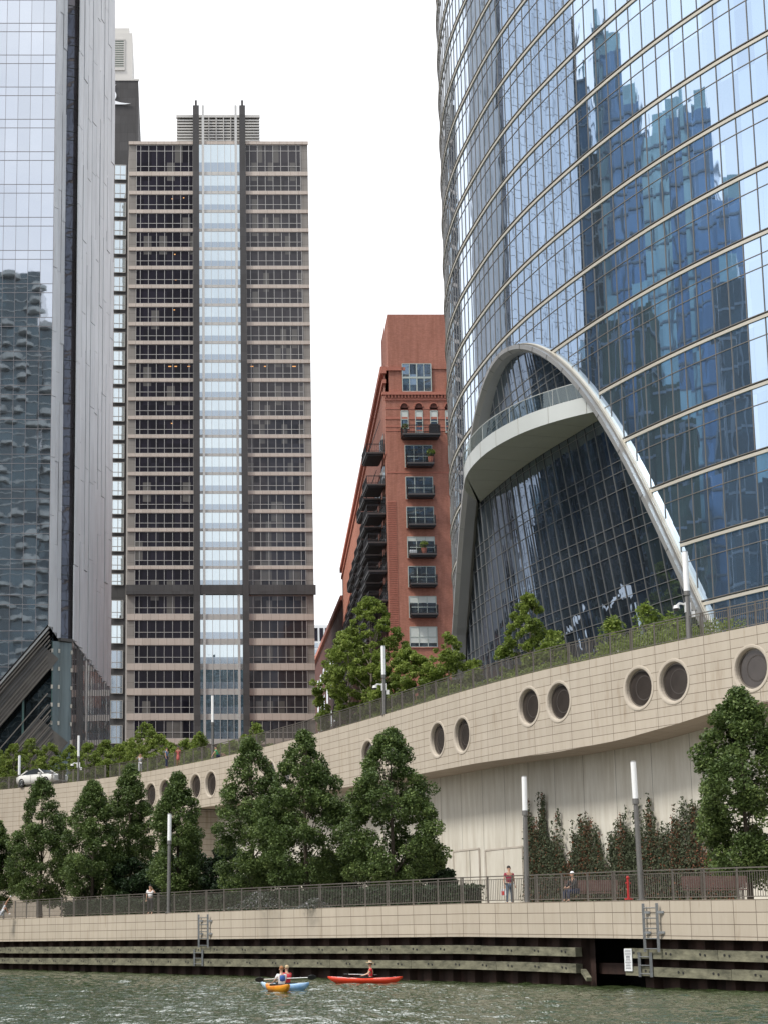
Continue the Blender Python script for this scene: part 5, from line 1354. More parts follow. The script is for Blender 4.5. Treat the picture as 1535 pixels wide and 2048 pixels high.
# ivy fans on the set-back wall
inner = Curve([tuple(viad.p(t, 0, -SB+.06)[:2]) for t in np.linspace(0, viad.L*.6, 300)], 0)
def ivy(px0, px1, prof_pts, seed, label, brown=.3, dens=1.0):
    rng = np.random.RandomState(seed)
    sA, sB = inner.hit(px1, 1700)[0], inner.hit(px0, 1700)[0]; t = empty('climbing_ivy', inner.p((sA+sB)/2, PROM, .1), 0, label, 'ivy', None)
    ph0 = rng.uniform(0,6); nst = int(abs(sB-sA)*17*dens)+6; P = []; rn = []; PB = []; 
    for k in range(nst):
        px = rng.uniform(px0, px1); s = inner.hit(px, 1700)[0]; ytop = np.interp(px, [q[0] for q in prof_pts], [q[1] for q in prof_pts])
        zt = inner.hit(px, ytop)[1]; zt = PROM+(zt-PROM)*(.62+.40*abs(math.sin(px/8.5+ph0+.8*math.sin(px/5.1)))**1.3)*rng.uniform(.82,1.02); L_ = zt-PROM; n = int(L_*34)
        u = rng.uniform(0,1,n); lean = rng.normal()*.18
        br = rng.uniform() < brown*.8
        for q in u:
            zz = PROM+q*L_; wv = .22*(1-q*.7)
            p = inner.p(s+lean*q+rng.normal()*wv, zz, .12+abs(rng.normal())*.16*(1.15-q*.7))
            (PB if br and rng.uniform() < .75 else P).append(list(p))
    P = np.array(P) if P else np.zeros((1,3)); PB = np.array(PB) if PB else np.zeros((1,3))
    lo = np.array(t.location)
    leaves_mesh('ivy_foliage', M['ivy_leaf'], leaf_arrays(rng, P, .075, up=-.1)-lo, np.clip(rng.normal(.45,.25,len(P)),0,1), t)
    leaves_mesh('withered_ivy', M['ivy_brown'], leaf_arrays(rng, PB, .062, up=-.1)-lo, rng.uniform(0,1,len(PB)), t)
    m = MB()
    for k in range(10):
        s = rng.uniform(sA, sB); m.tube(inner.p(s, PROM, .08), inner.p(s+rng.normal()*.2, PROM+2.5, .08), .03, .015, n=5)
    _lb(m, 'ivy_stems', M['bark'], t)
ivy(1056, 1128, [(1056,1615),(1066,1572),(1095,1570),(1110,1590),(1128,1640)], 81, 'tall grey-green ivy column on the pale wall just right of the middle lamp post', .25, 1.2)
ivy(1130, 1214, [(1130,1690),(1150,1640),(1162,1608),(1185,1625),(1203,1665),(1214,1735)], 82, 'narrower browning ivy fan on the wall between the two lamp posts', .45, 1.1)
ivy(1220, 1292, [(1220,1670),(1240,1625),(1262,1602),(1280,1590),(1292,1600)], 83, 'bushy dark ivy on the wall behind the right lamp post', .2, 1.3)
ivy(1292, 1400, [(1292,1590),(1302,1574),(1318,1620),(1334,1568),(1348,1600),(1358,1550),(1372,1570),(1392,1565),(1400,1620)], 84, 'broad spiky ivy with reddish dry shoots on the wall right of the right lamp post', .35, 1.2)
ivy(1400, 1470, [(1400,1620),(1415,1650),(1430,1700),(1470,1720)], 85, 'sparse red-brown withered ivy on the wall beside the right-hand tree', .75, .9)

# ------------------------------------------------------------------ trees on the deck
def deck_tree(px, ytop, Y, w, seed, label, n=9000, **k):
    x = gx(px, Y, 1500); zt = gz(px, ytop, Y); k.setdefault('group', 'light green trees behind the deck railing')
    return tree('park_tree', (x, Y, DECK), zt-DECK, w, seed, label, 'tree', 'birch_leaf', 'bark_light', n=n, shape='birch', trunk_h=.06, nc=k.pop('nc', 110), size=.10, clump=.48, **k)
LBL = ['light green young tree cut by the left picture edge behind the car', 'light green young tree behind the tail of the parked car', 'light green young tree above the roof of the parked car', 'light green young tree above the bonnet of the parked car', 'light green young tree just left of the lamp post right of the car', 'light green young tree just right of the lamp post right of the car', 'light green young tree midway between the car lamp post and the person in grey', 'light green young tree left of the person in grey', 'tallest light green young tree, between the person in grey and the man in blue', 'light green young tree behind the person in light grey', 'light green young tree behind the man in blue', 'light green young tree just left of the man in blue']
LB = [(-5,1500,196),(28,1490,192),(62,1478,197),(100,1486,190),(140,1492,196),(176,1488,186),(210,1482,189),(240,1490,180),(292,1448,178),(262,1480,182),(340,1490,171),(318,1470,176)]
for i, (px, yt, Y) in enumerate(LB):
    deck_tree(px, yt, Y, 4.8, 100+i, LBL[i], group='light green young trees behind the deck railing')
for i, (px, yt, Y) in enumerate(((400,1468,165),(372,1480,168),(466,1484,156),(508,1445,152),(445,1492,160))):
    deck_tree(px, yt, Y, 3.2, 130+i, ['small light tree just left of the lamp post before the tan tower', 'small light tree right of the woman in coral red', 'small light tree right of the lamp post before the tan tower', 'rightmost small light tree before the tan tower, above the tall narrow pear tree', 'small light tree above the person in green'][i], n=4600)
deck_tree(745, 1196, 133, 7.5, 140, 'tall airy green tree in front of the brick building', n=30000, nc=230, group=None)
deck_tree(700, 1262, 137, 6.4, 141, 'spreading green tree left of the tall airy one', n=24000, nc=190, group=None)
deck_tree(820, 1300, 129, 6.5, 142, 'green tree right of the deck lamp, below the brick building', n=22000, nc=180, group=None)
deck_tree(900, 1270, 127, 5.5, 143, 'green tree beside the left foot of the arch', n=16000, nc=150, group=None)
deck_tree(1068, 1192, 116, 4.4, 144, 'conical light green tree in front of the dark arch glass', n=11000, group=None)
deck_tree(1112, 1262, 114, 3.2, 147, 'small bushy tree beside the conical tree under the arch', n=3000, group=None)
deck_tree(1305, 1210, 99, 2.8, 145, 'small shrub-like tree left of the right deck lamp', n=3000, group=None)
deck_tree(1235, 1236, 102, 2.6, 146, 'lowest leafy shrub behind the railing under the arch', n=2400, group=None)
deck_tree(1352, 1222, 97, 2.8, 148, 'leafy shrub beside the right foot of the arch', n=2600, group=None)
def deck_hedge(t0, t1, off0, off1, hgt, seed, label):
    rng = np.random.RandomState(seed); t = empty('deck_planting', viad.p((t0+t1)/2, DECK, off0), 0, label, 'plants'); n = int((t1-t0)*300)
    P = np.array([list(viad.p(a, DECK+c, b)) for a, b, c in zip(rng.uniform(t0,t1,n), rng.uniform(off1,off0,n), hgt*rng.uniform(0,1,n)**.8)])
    leaves_mesh('ground_cover', M['birch_leaf'], leaf_arrays(rng, P, .085)-np.array(t.location), np.clip(rng.normal(.35,.25,n),0,1), t); t['kind'] = 'stuff'
    for c in t.children: c['kind'] = 'stuff'
deck_hedge(viad.hit(1425,1265)[0], viad.hit(1180,1310)[0], -.7, -2.6, .95, 151, 'leafy green planting behind the deck railing under the arch')
deck_hedge(viad.hit(1180,1310)[0], viad.hit(700,1450)[0], -.8, -2.6, .6, 152, 'low green planting behind the deck railing below the trees')
deck_hedge(viad.hit(700,1450)[0], viad.hit(250,1550)[0], -3.0, -5.5, .8, 153, 'green planting on the slope behind the deck railing')
# raised planter kerb and dark louvred railing base at the tower foot
m = MB()
pA, pB = fac.p(fac.hit(1180,1290)[0], DECK, 1.5), fac.p(fac.hit(1390,1200)[0], DECK, 1.5)
m.bar(pA+Vector((-2,0,.9)), pB+Vector((-2,0,2.2)), .4, 1.8)
tag(m.build('planter_wall', M['louver']), 'low slanting grey planter wall at the foot of the arch', 'wall')

# ------------------------------------------------------------------ lamp posts
def lamp(x, y, z, h, label, lean=0.0, tube=.27, cam_=False, grp=None, r=.115):
    t = empty('lamp_post', (x, y, z), 0, label, 'lamp post', grp)
    t.rotation_euler = (0, lean, 0)
    zt = h*(1-tube)
    m = MB(); m.tube((0,0,0),(0,0,zt-.3),r,r*.86,n=14); m.tube((0,0,0),(0,0,.05),r*1.7,n=14); m.build('pole', M['pole_metal'], t)
    m = MB(); m.tube((0,0,zt-.3),(0,0,zt-.22),r*.7,n=14); m.tube((0,0,zt-.22),(0,0,zt),r*1.12,n=14); m.build('collar', M['pole_metal'], t)
    m = MB(); m.tube((0,0,zt),(0,0,h-.03),r*.98,r*.98,n=14); m.build('light_tube', M['lamp_tube'], t)
    m = MB(); m.tube((0,0,h-.03),(0,0,h+.02),r*1.0,n=14); m.build('cap', M['lamp_cap'], t)
    if cam_:
        c = empty('security_camera', (x, y, z+zt-.9), 0, 'white dome security camera on the %s' % cam_, 'camera')
        m = MB(); m.box(-.16,-.08,-.2,.16,.08,.3); m.build('mount_box', M['cctv_white'], c)
        m = MB(); m.bar((-.1,0,.2),(-.42,-.05,.26),.09,.09); m.bar((-.42,-.05,.26),(-.6,-.08,.1),.1,.1); m.build('arm', M['cctv_white'], c)
        m = MB(); m.tube((-.6,-.08,-.02),(-.6,-.08,.14),.17,.13,n=12); m.build('housing', M['cctv_white'], c)
        m = MB(); m.sphere((-.6,-.08,-.03),.13,n=12,m=8); m.build('dome', M['cctv_dome'], c)
        m = MB(); m.box(.14,-.06,-.45,.34,.06,-.15); m.build('junction_box', M['cctv_white'], c)
    return t
def prom_lamp(pxb, pxt, ytop, ybase, label):
    s = quay.hit(pxb, ybase)[0]; p = quay.p(s, 0, -.62); Y = p.y; x = gx(pxb, Y, ybase); z = PROM-.03; zt = gz(pxt, ytop, Y); xt = ray(pxt, ytop)[0]*Y
    lamp(x, Y, z, zt-z, label, lean=math.atan2(xt-x, zt-z)*.9)
prom_lamp(1282, 1264.5, 1523, 1800, 'slightly leaning lamp post with white tube beside the red standpipe')
prom_lamp(1053, 1047, 1553, 1803, 'lamp post with white tube near the man in the maroon shirt')
prom_lamp(337.5, 340, 1628, 1826, 'lamp post with white tube at the left near the man on the phone')
def deck_lamp(px, ytop, ybase, off, label, **k):
    s = viad.hit(px, ybase)[0]; p = viad.p(s, 0, off); zt = gz(px, ytop, p.y); lamp(gx(px, p.y, ybase), p.y, DECK, zt-DECK, label, **k)
deck_lamp(1377, 1104, 1272, -.75, 'deck lamp post with white tube in front of the right leg of the arch', cam_='deck lamp post by the right leg of the arch', tube=.45, r=.15)
deck_lamp(768, 1292, 1428, -.8, 'deck lamp post with white tube in front of the big green trees', cam_='deck lamp post by the big green trees', tube=.42, r=.13)
deck_lamp(426, 1391, 1515, -1.6, 'deck lamp post with white tube in front of the tan tower', tube=.42, r=.12)
deck_lamp(157, 1471, 1560, -.9, 'deck lamp post with white tube right of the parked car', cam_='deck lamp post right of the parked car', tube=.45, r=.12)
deck_lamp(38.5, 1511, 1574, -5.0, 'deck lamp post with white tube behind the parked car', tube=.55, r=.14)

# ------------------------------------------------------------------ benches, standpipe
def bench(px, Y, wlen, rz, label):
    t = empty('park_bench', (gx(px,Y,1790), Y, PROM), rz, label, 'bench')
    m = MB()
    for y in np.arange(0, .42, .07): m.box(-wlen/2,y,.42,wlen/2,y+.055,.46)
    m.build('seat', M['bench_wood'], t)
    m = MB()
    for z in np.arange(.52, .98, .062): m.box(-wlen/2,.44+(z-.5)*.25,z,wlen/2,.47+(z-.5)*.25,z+.048)
    for x in np.linspace(-wlen/2+.1, wlen/2-.1, 14): m.box(x-.02,.475,.5,x+.02,.50,.6); m.bar((x,.46,.5),(x,.58,.99),.035,.02)
    m.build('backrest', M['bench_wood'], t)
    for x in (-wlen/2+.2, wlen/2-.2):
        m = MB(); m.box(x-.03,.02,0,x+.03,.07,.42); m.box(x-.03,.40,0,x+.03,.45,.5); m.box(x-.03,.02,.38,x+.03,.45,.42); m.box(x-.03,.0,.6,x+.03,.5,.64); m.box(x-.03,.02,.42,x+.03,.06,.6); m.build('leg', M['rail_metal'], t)
    return t
bench(1181, 79.5, 2.3, R(-14), 'brown slatted bench behind the railing where a man sits')
bench(1430, 74.5, 2.6, R(-12), 'brown slatted bench behind the railing under the right-hand tree')
t = empty('standpipe', (gx(1256,73.4,1795), 73.4, PROM), 0, 'red standpipe on the promenade beside the right lamp post', 'hydrant')
m = MB(); m.tube((0,0,0),(0,0,.06),.17,n=12); m.tube((0,0,.06),(0,0,.85),.065,.06,n=12); m.build('barrel', M['hydrant_red'], t)
m = MB(); m.sphere((0,0,.87),.075,.075,.09); m.tube((-.11,0,.66),(.11,0,.66),.04,n=10); m.build('cap', M['hydrant_red'], t)

# ------------------------------------------------------------------ people
def skin_mesh(name, joints, edges, mtl, parent, root=0, sub=1):
    me = bpy.data.meshes.new(name); me.from_pydata([tuple(j[0]) for j in joints], edges, []); me.materials.append(mtl)
    o = bpy.data.objects.new(name, me); C.objects.link(o); o.parent = parent
    md = o.modifiers.new('skin', 'SKIN')
    sv = me.skin_vertices[0].data
    for i, j in enumerate(joints):
        r = j[1]; sv[i].radius = (r, r) if not isinstance(r, tuple) else r
    sv[root].use_root = True
    md.branch_smoothing = .2; md.use_smooth_shade = True
    s = o.modifiers.new('sub', 'SUBSURF'); s.levels = sub; s.render_levels = sub
    return o
STAND = dict(pelvis=(0,0,.94), belly=(0,0,1.08), chest=(0,0,1.32), neck=(0,0,1.47), jaw=(0,-.015,1.56), head=(0,0,1.66), crown=(0,.01,1.74),
    shL=(-.18,0,1.42), elL=(-.23,.02,1.14), wrL=(-.24,-.06,.90), shR=(.18,0,1.42), elR=(.23,.02,1.14), wrR=(.24,-.06,.90),
    hipL=(-.09,0,.90), knL=(-.10,-.02,.50), anL=(-.10,0,.09), toL=(-.11,-.16,.03), hipR=(.09,0,.90), knR=(.10,-.02,.50), anR=(.10,0,.09), toR=(.11,-.16,.03))
def person(loc, rz, label, pose=None, skin='skin', hair='hair_dark', shirt='cloth_white', pants='cloth_black', scale=1.0, sleeve=.55, shoes='cloth_black', legs=True, skirt=None, vest=None, hat=None, shorts=False):
    J = dict(STAND); J.update(pose or {}); V = {k: Vector(v) for k, v in J.items()}
    t = empty('person', loc, rz, label, 'person'); t.scale = (scale,)*3
    js = []; ix = {}; ed = []
    def add(k, p, r, par=None):
        ix[k] = len(js); js.append((p, r))
        if par: ed.append((ix[par], ix[k]))
    add('pelvis', V['pelvis'], (.15,.105)); add('belly', V['belly'], (.135,.10), 'pelvis'); add('chest', V['chest'], (.155,.11), 'belly'); add('neck', V['neck'], .055, 'chest')
    add('jaw', V['jaw'], (.062,.07), 'neck'); add('head', V['head'], (.078,.092), 'jaw'); add('crown', V['crown'], (.055,.065), 'head')
    fd = (V['jaw']-V['neck']); 
    for s in 'LR':
        sg = -1 if s == 'L' else 1
        add('sh'+s, V['sh'+s], .058, 'chest'); add('el'+s, V['el'+s], .040, 'sh'+s); add('wr'+s, V['wr'+s], .026, 'el'+s)
        d = (V['wr'+s]-V['el'+s]).normalized(); pm = V['wr'+s]+d*.065; add('palm'+s, pm, (.040,.018), 'wr'+s)
        sd = d.cross(Vector((0,0,1))); sd = sd.normalized() if sd.length > .2 else Vector((0,-1,0))
        for k in range(4):
            b = pm+d*.03+sd*(-.027+.018*k); add('f%d%s' % (k, s), b, .0095, 'palm'+s); ln = (.062,.072,.068,.052)[k]
            add('g%d%s' % (k, s), b+d*ln*.6+sd.cross(d)*.008, .0085, 'f%d%s' % (k, s)); add('h%d%s' % (k, s), b+d*ln*.95+sd.cross(d)*.028, .007, 'g%d%s' % (k, s))
        add('t0'+s, pm-sd*.045, .011, 'palm'+s); add('t1'+s, pm-sd*.062+d*.04, .009, 't0'+s)
        if legs:
            add('hip'+s, V['hip'+s], .088, 'pelvis'); add('kn'+s, V['kn'+s], .056, 'hip'+s); add('an'+s, V['an'+s], .037, 'kn'+s); add('to'+s, V['to'+s], .034, 'an'+s)
    skin_mesh('body', js, ed, M[skin], t)
    up = (V['crown']-V['jaw']).normalized(); fw = Vector(J.get('face', (0,-1,0))).normalized()
    m = MB(); m.sphere(V['head']+up*.035-fw*.022, .090,.10,.098, n=12, m=8, bot=-.35); m.build('hair', M[hair], t)
    sdv = up.cross(fw).normalized()
    for q in (-.03,.03): 
        m = MB(); m.sphere(V['head']+fw*.085+sdv*q-up*.012, .012); m.build('eye', M['cctv_dome'], t)
    m = MB(); m.sphere(V['head']+fw*.095-up*.04,.013,.018,.022); m.build('nose', M[skin], t)
    m = MB(); m.sphere(V['head']+fw*.082-up*.078,.024,.010,.007); m.build('mouth', M['cloth_maroon'], t)
    for q in (-.085,.085): m = MB(); m.sphere(V['head']+sdv*q-up*.02,.014,.022,.03); m.build('ear', M[skin], t)
    a = [(V['pelvis'].lerp(V['belly'],.15), (.165,.12)), (V['belly'], (.155,.118)), (V['chest'], (.172,.125)), (V['neck'].lerp(V['chest'],.25), .075),
         (V['shL'], .072), (V['shL'].lerp(V['elL'],sleeve), .060), (V['shR'], .072), (V['shR'].lerp(V['elR'],sleeve), .060)]
    e = [(0,1),(1,2),(2,3),(2,4),(4,5),(2,6),(6,7)]
    if sleeve > .9:
        a += [(V['elL'].lerp(V['wrL'],.9), .040), (V['elR'].lerp(V['wrR'],.9), .040)]; e += [(5,8),(7,9)]
    skin_mesh('shirt', a, e, M[shirt], t)
    if vest: skin_mesh('life_vest', [(V['belly'], (.185,.15)), (V['chest'], (.195,.155)), (V['chest'].lerp(V['neck'],.75), (.12,.10))], [(0,1),(1,2)], M[vest], t)
    if legs:
        q = .55 if shorts else 1.0
        a = [(V['pelvis'], (.162,.118)), (V['hipL'], .104), (V['knL'] if not shorts else V['hipL'].lerp(V['knL'],.75), .075), (V['hipR'], .104), (V['knR'] if not shorts else V['hipR'].lerp(V['knR'],.75), .075)]
        e = [(0,1),(1,2),(0,3),(3,4)]
        if not shorts: a += [(V['anL']+Vector((0,0,.02)), .058), (V['anR']+Vector((0,0,.02)), .058)]; e += [(2,5),(4,6)]
        if skirt: a = [(V['belly'], (.15,.12)), (V['pelvis'], (.17,.13)), (V['knL'].lerp(V['knR'],.5), (.21,.15))]; e = [(0,1),(1,2)]
        skin_mesh('dress_skirt' if skirt else 'trousers', a, e, M[skirt or pants], t)
        for s in 'LR': skin_mesh('shoe', [(V['an'+s]-Vector((0,0,.03)), .05), (V['to'+s], .045)], [(0,1)], M[shoes], t)
    if hat:
        m = MB(); c = V['head']+up*.07; m.tube(c, c+up*.025,.22,.21,n=20); m.tube(c+up*.02, c+up*.12,.105,.09,n=16); m.build('straw_hat', M[hat], t)
        m = MB(); m.tube(c+up*.026, c+up*.055,.109,.105,n=16); m.build('hat_band', M['cloth_grey'], t)
    return t
# man in maroon polo, facing the river, bag in his right hand
Ym = 83.5
person((gx(1018,Ym,1790), Ym, PROM), R(8), 'man in maroon polo shirt and jeans holding a bag at the quay railing', dict(elL=(-.25,.03,1.13), wrL=(-.25,-.05,.88), toL=(-.13,-.15,.03), anL=(-.13,0,.09), knL=(-.12,-.02,.5)), shirt='cloth_maroon', pants='cloth_denim', shoes='cloth_navy')
b = empty('shopping_bag', (gx(1008,Ym,1790)-.06, Ym-.05, PROM+.42), 0, 'small white and red bag hanging from the hand of the man in maroon', 'bag')
m = MB(); m.box(-.13,-.06,0,.13,.06,.30); m.build('bag_body', M['cloth_white'], b); m = MB(); m.box(-.10,-.065,.02,.02,-.061,.2); m.build('red_print', M['plastic_red'], b)
m = MB(); m.bar((-.06,0,.3),(0,0,.45),.015,.015); m.bar((.06,0,.3),(0,0,.45),.015,.015); m.build('handle', M['cloth_white'], b)
# seated man on the bench (facing left)
Ys = 79.0
sit = dict(pelvis=(0,.08,.50), belly=(0,.06,.66), chest=(0,-.02,.90), neck=(0,-.06,1.05), jaw=(0,-.09,1.14), head=(0,-.09,1.23), crown=(0,-.08,1.31),
   hipL=(-.10,.02,.50), knL=(-.13,-.42,.50), anL=(-.13,-.44,.10), toL=(-.13,-.60,.04), hipR=(.10,.02,.50), knR=(.13,-.42,.50), anR=(.13,-.42,.10), toR=(.13,-.58,.04),
   shL=(-.19,-.02,1.0), elL=(-.22,-.16,.76), wrL=(-.12,-.40,.66), shR=(.19,-.02,1.0), elR=(.22,-.16,.76), wrR=(.12,-.40,.66))
person((gx(1147,Ys,1790), Ys, PROM), R(-62), 'white-haired man in a black top sitting at the end of the bench', sit, hair='cloth_white', shirt='cloth_black', pants='cloth_navy', sleeve=1.0)
# man with phone, backpack
Yp = 111.0
ph = person((gx(301,Yp,1800), Yp, PROM), R(-12), 'man in white shirt with a backpack strap talking on the phone behind the railing', dict(elR=(.34,-.06,1.26), wrR=(.15,-.10,1.52)), shirt='cloth_white', sleeve=.6)
m = MB(); m.box(-.15,.10,1.05,.15,.26,1.42); 
bpk = m.build('backpack', M['cloth_black']); bpk.location = ph.location; bpk.rotation_euler = ph.rotation_euler; tag(bpk, 'black backpack worn by the man on the phone', 'backpack')
# reclining person, far left
Yr = 121.5
rec = dict(pelvis=(0,0,.22), belly=(-.12,0,.34), chest=(-.30,0,.50), neck=(-.40,0,.62), jaw=(-.44,0,.70), head=(-.47,0,.78), crown=(-.49,0,.86), hipL=(.02,-.09,.2), knL=(.34,-.10,.62), anL=(.52,-.10,.2), toL=(.68,-.12,.2), hipR=(.02,.09,.2), knR=(.40,.10,1.0), anR=(.60,.10,1.28), toR=(.66,.10,1.40),
   shL=(-.34,-.17,.52), elL=(-.45,-.3,.3), wrL=(-.5,-.3,.1), shR=(-.34,.17,.52), elR=(-.45,.3,.3), wrR=(-.5,.3,.1), face=(1,0,.2))
person((gx(2,Yr,1820), Yr, PROM), 0, 'sunbather with bare legs stretching by the railing at the far left edge', rec, skin='skin_brown', shirt='cloth_grey', shorts=True, pants='cloth_grey', shoes='cloth_white')
# on the deck
def deck_person(px, Y_off, label, pose=None, rz=0, **k):
    s = viad.hit(px, 1530)[0]; p = viad.p(s, DECK, Y_off); return person((gx(px, p.y, 1530), p.y, DECK), rz, label, pose, **k)
deck_person(281, -.9, 'person in light grey top taking a photo behind the deck railing', dict(elL=(-.30,-.12,1.25), wrL=(-.10,-.28,1.55), elR=(.30,-.12,1.25), wrR=(.10,-.28,1.55)), shirt='cloth_grey', pants='cloth_grey', sleeve=.6)
deck_person(334, -.9, 'man in blue T-shirt standing behind the deck railing', dict(), rz=R(60), shirt='cloth_blue', pants='cloth_navy', scale=1.05)
deck_person(357, -.9, 'woman in coral red dress standing at the deck railing', dict(elL=(-.24,-.1,1.18), wrL=(-.12,-.2,1.45)), rz=R(-20), shirt='cloth_coral', skirt='cloth_coral', skin='skin_brown', scale=.97)
gp = dict(pelvis=(0,0,.16), belly=(-.06,0,.32), chest=(-.14,0,.56), neck=(-.18,0,.70), jaw=(-.2,-.02,.79), head=(-.2,0,.88), crown=(-.2,.01,.96), hipL=(0,-.09,.16), knL=(.42,-.12,.36), anL=(.74,-.12,.10), toL=(.86,-.12,.14), hipR=(0,.09,.16), knR=(.46,.1,.24), anR=(.86,.1,.08), toR=(.96,.1,.14), shL=(-.16,-.18,.64), elL=(-.36,-.24,.40), wrL=(-.52,-.24,.14), shR=(-.16,.18,.64), elR=(.05,.2,.42), wrR=(.3,.15,.4))
deck_person(437, -.7, 'person in green top sitting on the deck edge behind the railing', gp, shirt='cloth_green', shorts=True, pants='cloth_navy', shoes='cloth_red')

# ------------------------------------------------------------------ kayaks and paddlers
def kayak(x, y, rz, Lk, W_, label, mtl, deck2=None):
    t = empty('kayak', (x, y, WL), rz, label, 'kayak'); rings = []; n = 14
    for u in np.linspace(0, 1, 19):
        xx = (u-.5)*Lk; k = max(.02, math.sin(math.pi*min(1, max(0, u)))**.62); hw = W_/2*k; sheer = .20+.12*abs(2*u-1)**2.2; keel = -.08+.33*abs(2*u-1)**5
        hgt = sheer+.06*k
        R_ = []
        for i in range(n):
            a = 2*math.pi*i/n; cy, cz = math.cos(a), math.sin(a)
            zz = sheer+cz*(hgt-sheer) if cz > 0 else sheer+cz*(sheer-keel)
            R_.append(Vector((xx, cy*hw*(1 if cz > 0 else (1-.35*(-cz)**2)), zz)))
        rings.append(R_)
    m = MB(); m.loft(rings, True, True, True); m.build('hull', M[mtl], t, weld=True)
    m = MB(); 
    for k in range(22):
        a0, a1 = 2*math.pi*k/22, 2*math.pi*(k+1)/22
        m.bar((.05+math.cos(a0)*.42, math.sin(a0)*W_*.36,.275), (.05+math.cos(a1)*.42, math.sin(a1)*W_*.36,.275), .05, .05)
    ck = m.build('cockpit_rim', M['kayak_black'], t)
    m = MB(); m.face([(.05+math.cos(a)*.41, math.sin(a)*W_*.35, .272) for a in np.linspace(0, 6.283, 20)[:-1]]); m.build('cockpit', M['kayak_black'], t)
    for s in (-1, 1):
        m = MB(); m.tube((s*Lk*.34,0,.28),(s*Lk*.34,0,.30),.13,n=14); m.build('hatch', M['kayak_black'] if s < 0 else M['cloth_grey'], t)
    m = MB(); m.bar((-Lk*.42,-.12,.31),(-Lk*.2,-.16,.30),.012,.012); m.bar((-Lk*.42,.12,.31),(-Lk*.2,.16,.30),.012,.012); m.build('deck_line', M['kayak_black'], t)
    return t
def paddle(c, d, Lp, label, roll=0, black=True):
    d = Vector(d).normalized(); t = empty('paddle', c, 0, label, 'paddle')
    m = MB(); m.tube(-d*Lp*.36, d*Lp*.36, .016, n=8); m.build('shaft', M['paddle_white'], t)
    for s in (-1, 1):
        a = d*s*Lp*.36; b = d*s*Lp*.5; m = MB(); up = Vector((0,-.3,.95)) if roll == 0 else Vector((0,1,.1)); up = (up-d*up.dot(d)).normalized(); th = d.cross(up)*.012
        n_ = 9; E = []
        for k in range(n_+1):
            u = k/n_; w2 = .095*math.sin(math.pi*(.12+.80*u))**.7; E.append((a.lerp(b, u), w2))
        top = [p+up*w2 for p, w2 in E]; bot = [p-up*w2 for p, w2 in E][::-1]; P = top+bot
        m.face([p+th for p in P]); m.face([p-th for p in P][::-1])
        for i in range(len(P)): j = (i+1) % len(P); m.face([P[i]+th, P[j]+th, P[j]-th, P[i]-th])
        m.build('blade', M['kayak_black'], t)
ks = dict(pelvis=(0,0,.24), belly=(0,.01,.38), chest=(0,.02,.62), neck=(0,.0,.77), jaw=(0,-.02,.86), head=(0,-.01,.95), crown=(0,0,1.03),
   hipL=(-.09,-.05,.2), knL=(-.12,-.40,.26), anL=(-.12,-.75,.14), toL=(-.12,-.85,.2), hipR=(.09,-.05,.2), knR=(.12,-.40,.26), anR=(.12,-.75,.14), toR=(.12,-.85,.2),
   shL=(-.18,.01,.71), elL=(-.24,-.12,.48), wrL=(-.22,-.36,.40), shR=(.18,.01,.71), elR=(.24,-.12,.48), wrR=(.22,-.36,.40))
Yk = 80.5
kayak(gx(730,Yk,1955), Yk, R(180-3), 3.25, .66, 'red sit-inside kayak lying sideways near the fenders', 'kayak_red')
bpy.data.objects[-1] if False else None
xk = gx(741,Yk,1955)
person((xk, Yk, WL+.02), R(-90-2), 'paddler in straw hat, khaki vest and red shirt sitting in the red kayak', ks, shirt='cloth_red', vest='vest_khaki', pants='cloth_navy', hat='straw', hair='hair_dark', scale=.86)
paddle((xk-.45, Yk-.1, WL+.40), (1,.15,-.02), 1.5, 'black paddle resting across the deck of the red kayak', roll=1)
Yb2 = 69.0
kayak(gx(570,Yb2,1975), Yb2, R(-38), 2.2, .62, 'light blue kayak behind the yellow one', 'kayak_blue')
person((gx(577,Yb2,1970)-.05, Yb2, WL), R(-150), 'fair-haired paddler in a red life vest in the light blue kayak', ks, shirt='cloth_red', vest='vest_red', hair='hair_blond', scale=.88, pants='cloth_navy')
Yy = 66.5
kayak(gx(556,Yy,1982), Yy, R(104), 2.5, .66, 'yellow and orange kayak seen from behind', 'kayak_yellow')
person((gx(565,Yy,1980)-.03, Yy-.1, WL), R(-158), 'red-haired paddler in a white shirt and blue life vest in the yellow kayak', ks, shirt='cloth_white', vest='vest_blue', hair='hair_ginger', scale=.88, sleeve=.8, pants='cloth_navy')
paddle((gx(572,Yy+1.1,1958), Yy+1.1, gz(572,1957,Yy+1.1)), (1,.05,.04), 2.25, 'long double paddle with black blades held across the yellow and blue kayaks')

